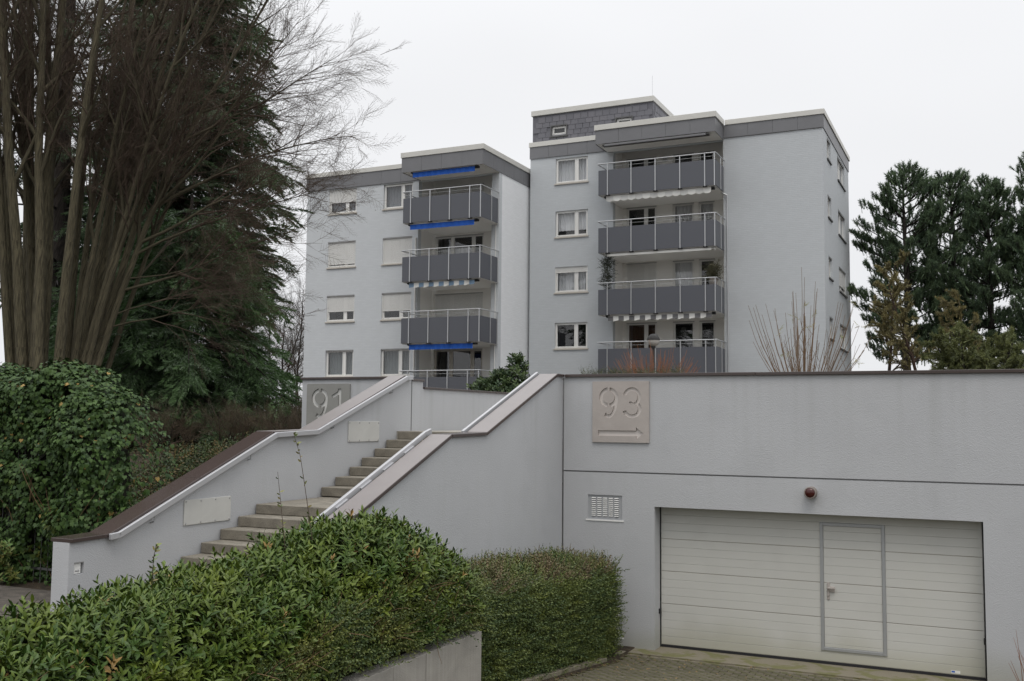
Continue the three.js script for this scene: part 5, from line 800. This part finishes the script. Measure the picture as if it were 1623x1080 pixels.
// twig shrubs on the garage roof
function twigShrub(name, label, x, z, n, H, spread, mat, buds, cat) {
  const t = thing(name, label, cat ?? 'shrub'), T = new Tubes(), leafs = [];
  for (let i = 0; i < n; i++) { const a = rr(0, 6.283), out = Math.pow(rnd(), 0.6) * spread, L = H * rr(0.45, 1.05) * (1 - 0.35 * out / spread), b = V(x + Math.cos(a) * 0.25 * out, 4.05, z + Math.sin(a) * 0.15 * out); const pts = [], rad = []; for (let k = 0; k <= 5; k++) { const s = k / 5; pts.push(b.clone().add(V(Math.cos(a) * out * (s * 1.25 - 0.25 * s * s) + 0.03 * nz(i, k), L * (s * 0.8 + 0.2 * s * s), Math.sin(a) * out * 0.6 * s))); rad.push(lerp(0.008, 0.003, s)); } T.add(pts, rad, 4); for (let k = 0; k < 2; k++) { const s = 1 + (rnd() * 3 | 0), p = pts[s]; T.add([p, p.clone().add(V(rr(-0.2, 0.2), rr(0.15, 0.4), rr(-0.1, 0.1)))], [0.004, 0.002], 3); } if (buds && rnd() < 0.25) leafs.push(pts[5 - (rnd() * 2 | 0)].clone()); }
  mesh('stems', T.geo(), mat, t).userData.kind = 'stuff';
  if (leafs.length) inst('leaves', sprigGeo[0], M.leafThin, leafs.flatMap((p) => [0, 1, 2].map(() => orient(p.clone().add(rv(0.04)), rv(), 0, 0.7))), leafs.flatMap(() => [0, 1, 2].map(() => col(rr(0.25, 0.35), rr(0.25, 0.32), 0.1))), t);
  return t;
}
twigShrub('dogwood_shrub', 'low shrub of orange red twigs in front of the lowest right balcony', -5.75, -2.6, 135, 1.22, 0.78, M.redTwig, false);
twigShrub('willow_shrub', 'tall shrub of thin brown upright twigs before the right block wall', -3.05, -3.0, 62, 2.5, 1.0, M.tanTwig, true);
{
  const t = thing('trailing_cover', 'dark green trailing ground cover along the edge of the garage roof', 'ground cover'); const per = [], cs = [];
  for (let i = 0; i < 260; i++) { per.push(orient(V(rr(-6.45, -4.6), 4.42 + rr(0, 0.07), rr(-0.75, -0.42)), V(rr(-1, 1), 0.6, rr(-0.5, 0.8)), 0, rr(0.5, 0.9))); const v = rnd(); cs.push(col(0.03 + 0.05 * v, 0.04 + 0.05 * v, 0.02)); } inst('leaves', sprigGeo[2], M.leafThin, per, cs, t); mesh('soil', box(-6.5, -4.5, 4.12, 4.41, -0.9, -0.4), M.soil, t);
}
twigShrub('bramble_twigs', 'reddish bare twigs reaching in from the lower right edge', 0.35, 0.7, 1, 0.1, 0.1, M.redTwig, false, 'twigs');
{
  const t = scene.children[scene.children.length - 1]; t.remove(...t.children); const T = new Tubes();
  for (let i = 0; i < 26; i++) { const b = V(rr(0.32, 0.75), 0, rr(0.4, 0.8)), h = rr(0.3, 1.05), l = rr(-0.28, 0.05); T.add([b, b.clone().add(V(l * 0.4, h * 0.5, 0.02)), b.clone().add(V(l, h, rr(-0.1, 0.1)))], [0.006, 0.0045, 0.002], 4); } mesh('stems', T.geo(), M.redTwig, t).userData.kind = 'stuff';
}
// balcony plants
{
  const hang = (name, label, x, y0, y1, z, w, n, c) => { const t = thing(name, label, 'plant'), per = [], cs = []; for (let i = 0; i < n; i++) { const y = rr(y0, y1); per.push(orient(V(x + rr(-w, w) * rr(0.3, 1), y, z + rr(-0.2, 0.2)), V(rr(-1, 1), rr(-0.4, 1), rr(-0.5, 1)), 0, rr(1.2, 2.4))); const v = rnd(); cs.push(col(lerp(c[0], c[3], v), lerp(c[1], c[4], v), lerp(c[2], c[5], v))); } inst('leaves', sprigGeo[1], M.leafThin, per, cs, t); mesh('stem', cyl(V(x, y0, z), V(x, y1, z), 0.012, 5), M.barkDark, t); return t; };
  const a = hang('hanging_plant', 'dark climbing plant at the left end of the third balcony of the right block', -15.93, 9.75, 11.3, -28.3, 0.26, 230, [0.01, 0.015, 0.008, 0.03, 0.035, 0.015]);
  const b = hang('potted_bush', 'rounded potted bush on the right corner of the third balcony of the right block', -10.95, 10.0, 10.6, -28.35, 0.36, 200, [0.04, 0.04, 0.018, 0.09, 0.085, 0.04]);
  mesh('pot', new THREE.LatheGeometry([[0, 0], [0.15, 0], [0.2, 0.3], [0.18, 0.3], [0.16, 0.26], [0, 0.26]].map(([x, y]) => new THREE.Vector2(x, y)), 16).translate(-10.98, 9.72, -28.35), M.signBeige, b);
  mesh('pot', new THREE.LatheGeometry([[0, 0], [0.15, 0], [0.2, 0.25], [0.18, 0.25], [0.16, 0.2], [0, 0.2]].map(([x, y]) => new THREE.Vector2(x, y)), 16).translate(-15.93, 9.5, -28.3), M.black, a);
}
// dry weed stalks poking out of the laurel
{
  const stalk = (label, pts, leafs) => { const t = thing('weed_stalk', label, 'weed'), T = new Tubes(); T.add(pts, pts.map((_, i) => lerp(0.0042, 0.002, i / (pts.length - 1))), 5); mesh('stem', T.geo(), M.twig, t); const per = [], cs = []; for (let i = 0; i < leafs; i++) { const s = Math.min(0.999, rr(0.1, 1)), f = s * (pts.length - 1), k = f | 0, p = pts[k].clone().lerp(pts[k + 1], f - k); per.push(orient(p, V(rr(-1, 1), 0.4, rr(-1, 1)), 0, rr(0.7, 1.1))); cs.push(col(rr(0.1, 0.2), rr(0.13, 0.2), 0.05)); } inst('leaves', smallLeaf.clone().scale(1.4, 1.4, 1.4), M.leafThin, per, cs, t); };
  stalk('taller dry weed stalk standing before the stair handrail', [V(-5.9, 2.5, 7.9), V(-5.93, 2.95, 7.98), V(-5.99, 3.3, 8.0), V(-6.04, 3.52, 8.05)], 22);
  stalk('shorter dry weed stalk left of the taller one before the steps', [V(-6.1, 2.4, 8.05), V(-6.12, 2.8, 8.1), V(-6.16, 3.15, 8.12)], 14);
  stalk('yellowish sprig leaning out of the laurel in front of the left stair wall', [V(-6.1, 2.2, 9.75), V(-6.0, 2.42, 9.85), V(-5.9, 2.56, 9.95), V(-5.78, 2.68, 10.05)], 34);
}

renderer.render(scene, camera);
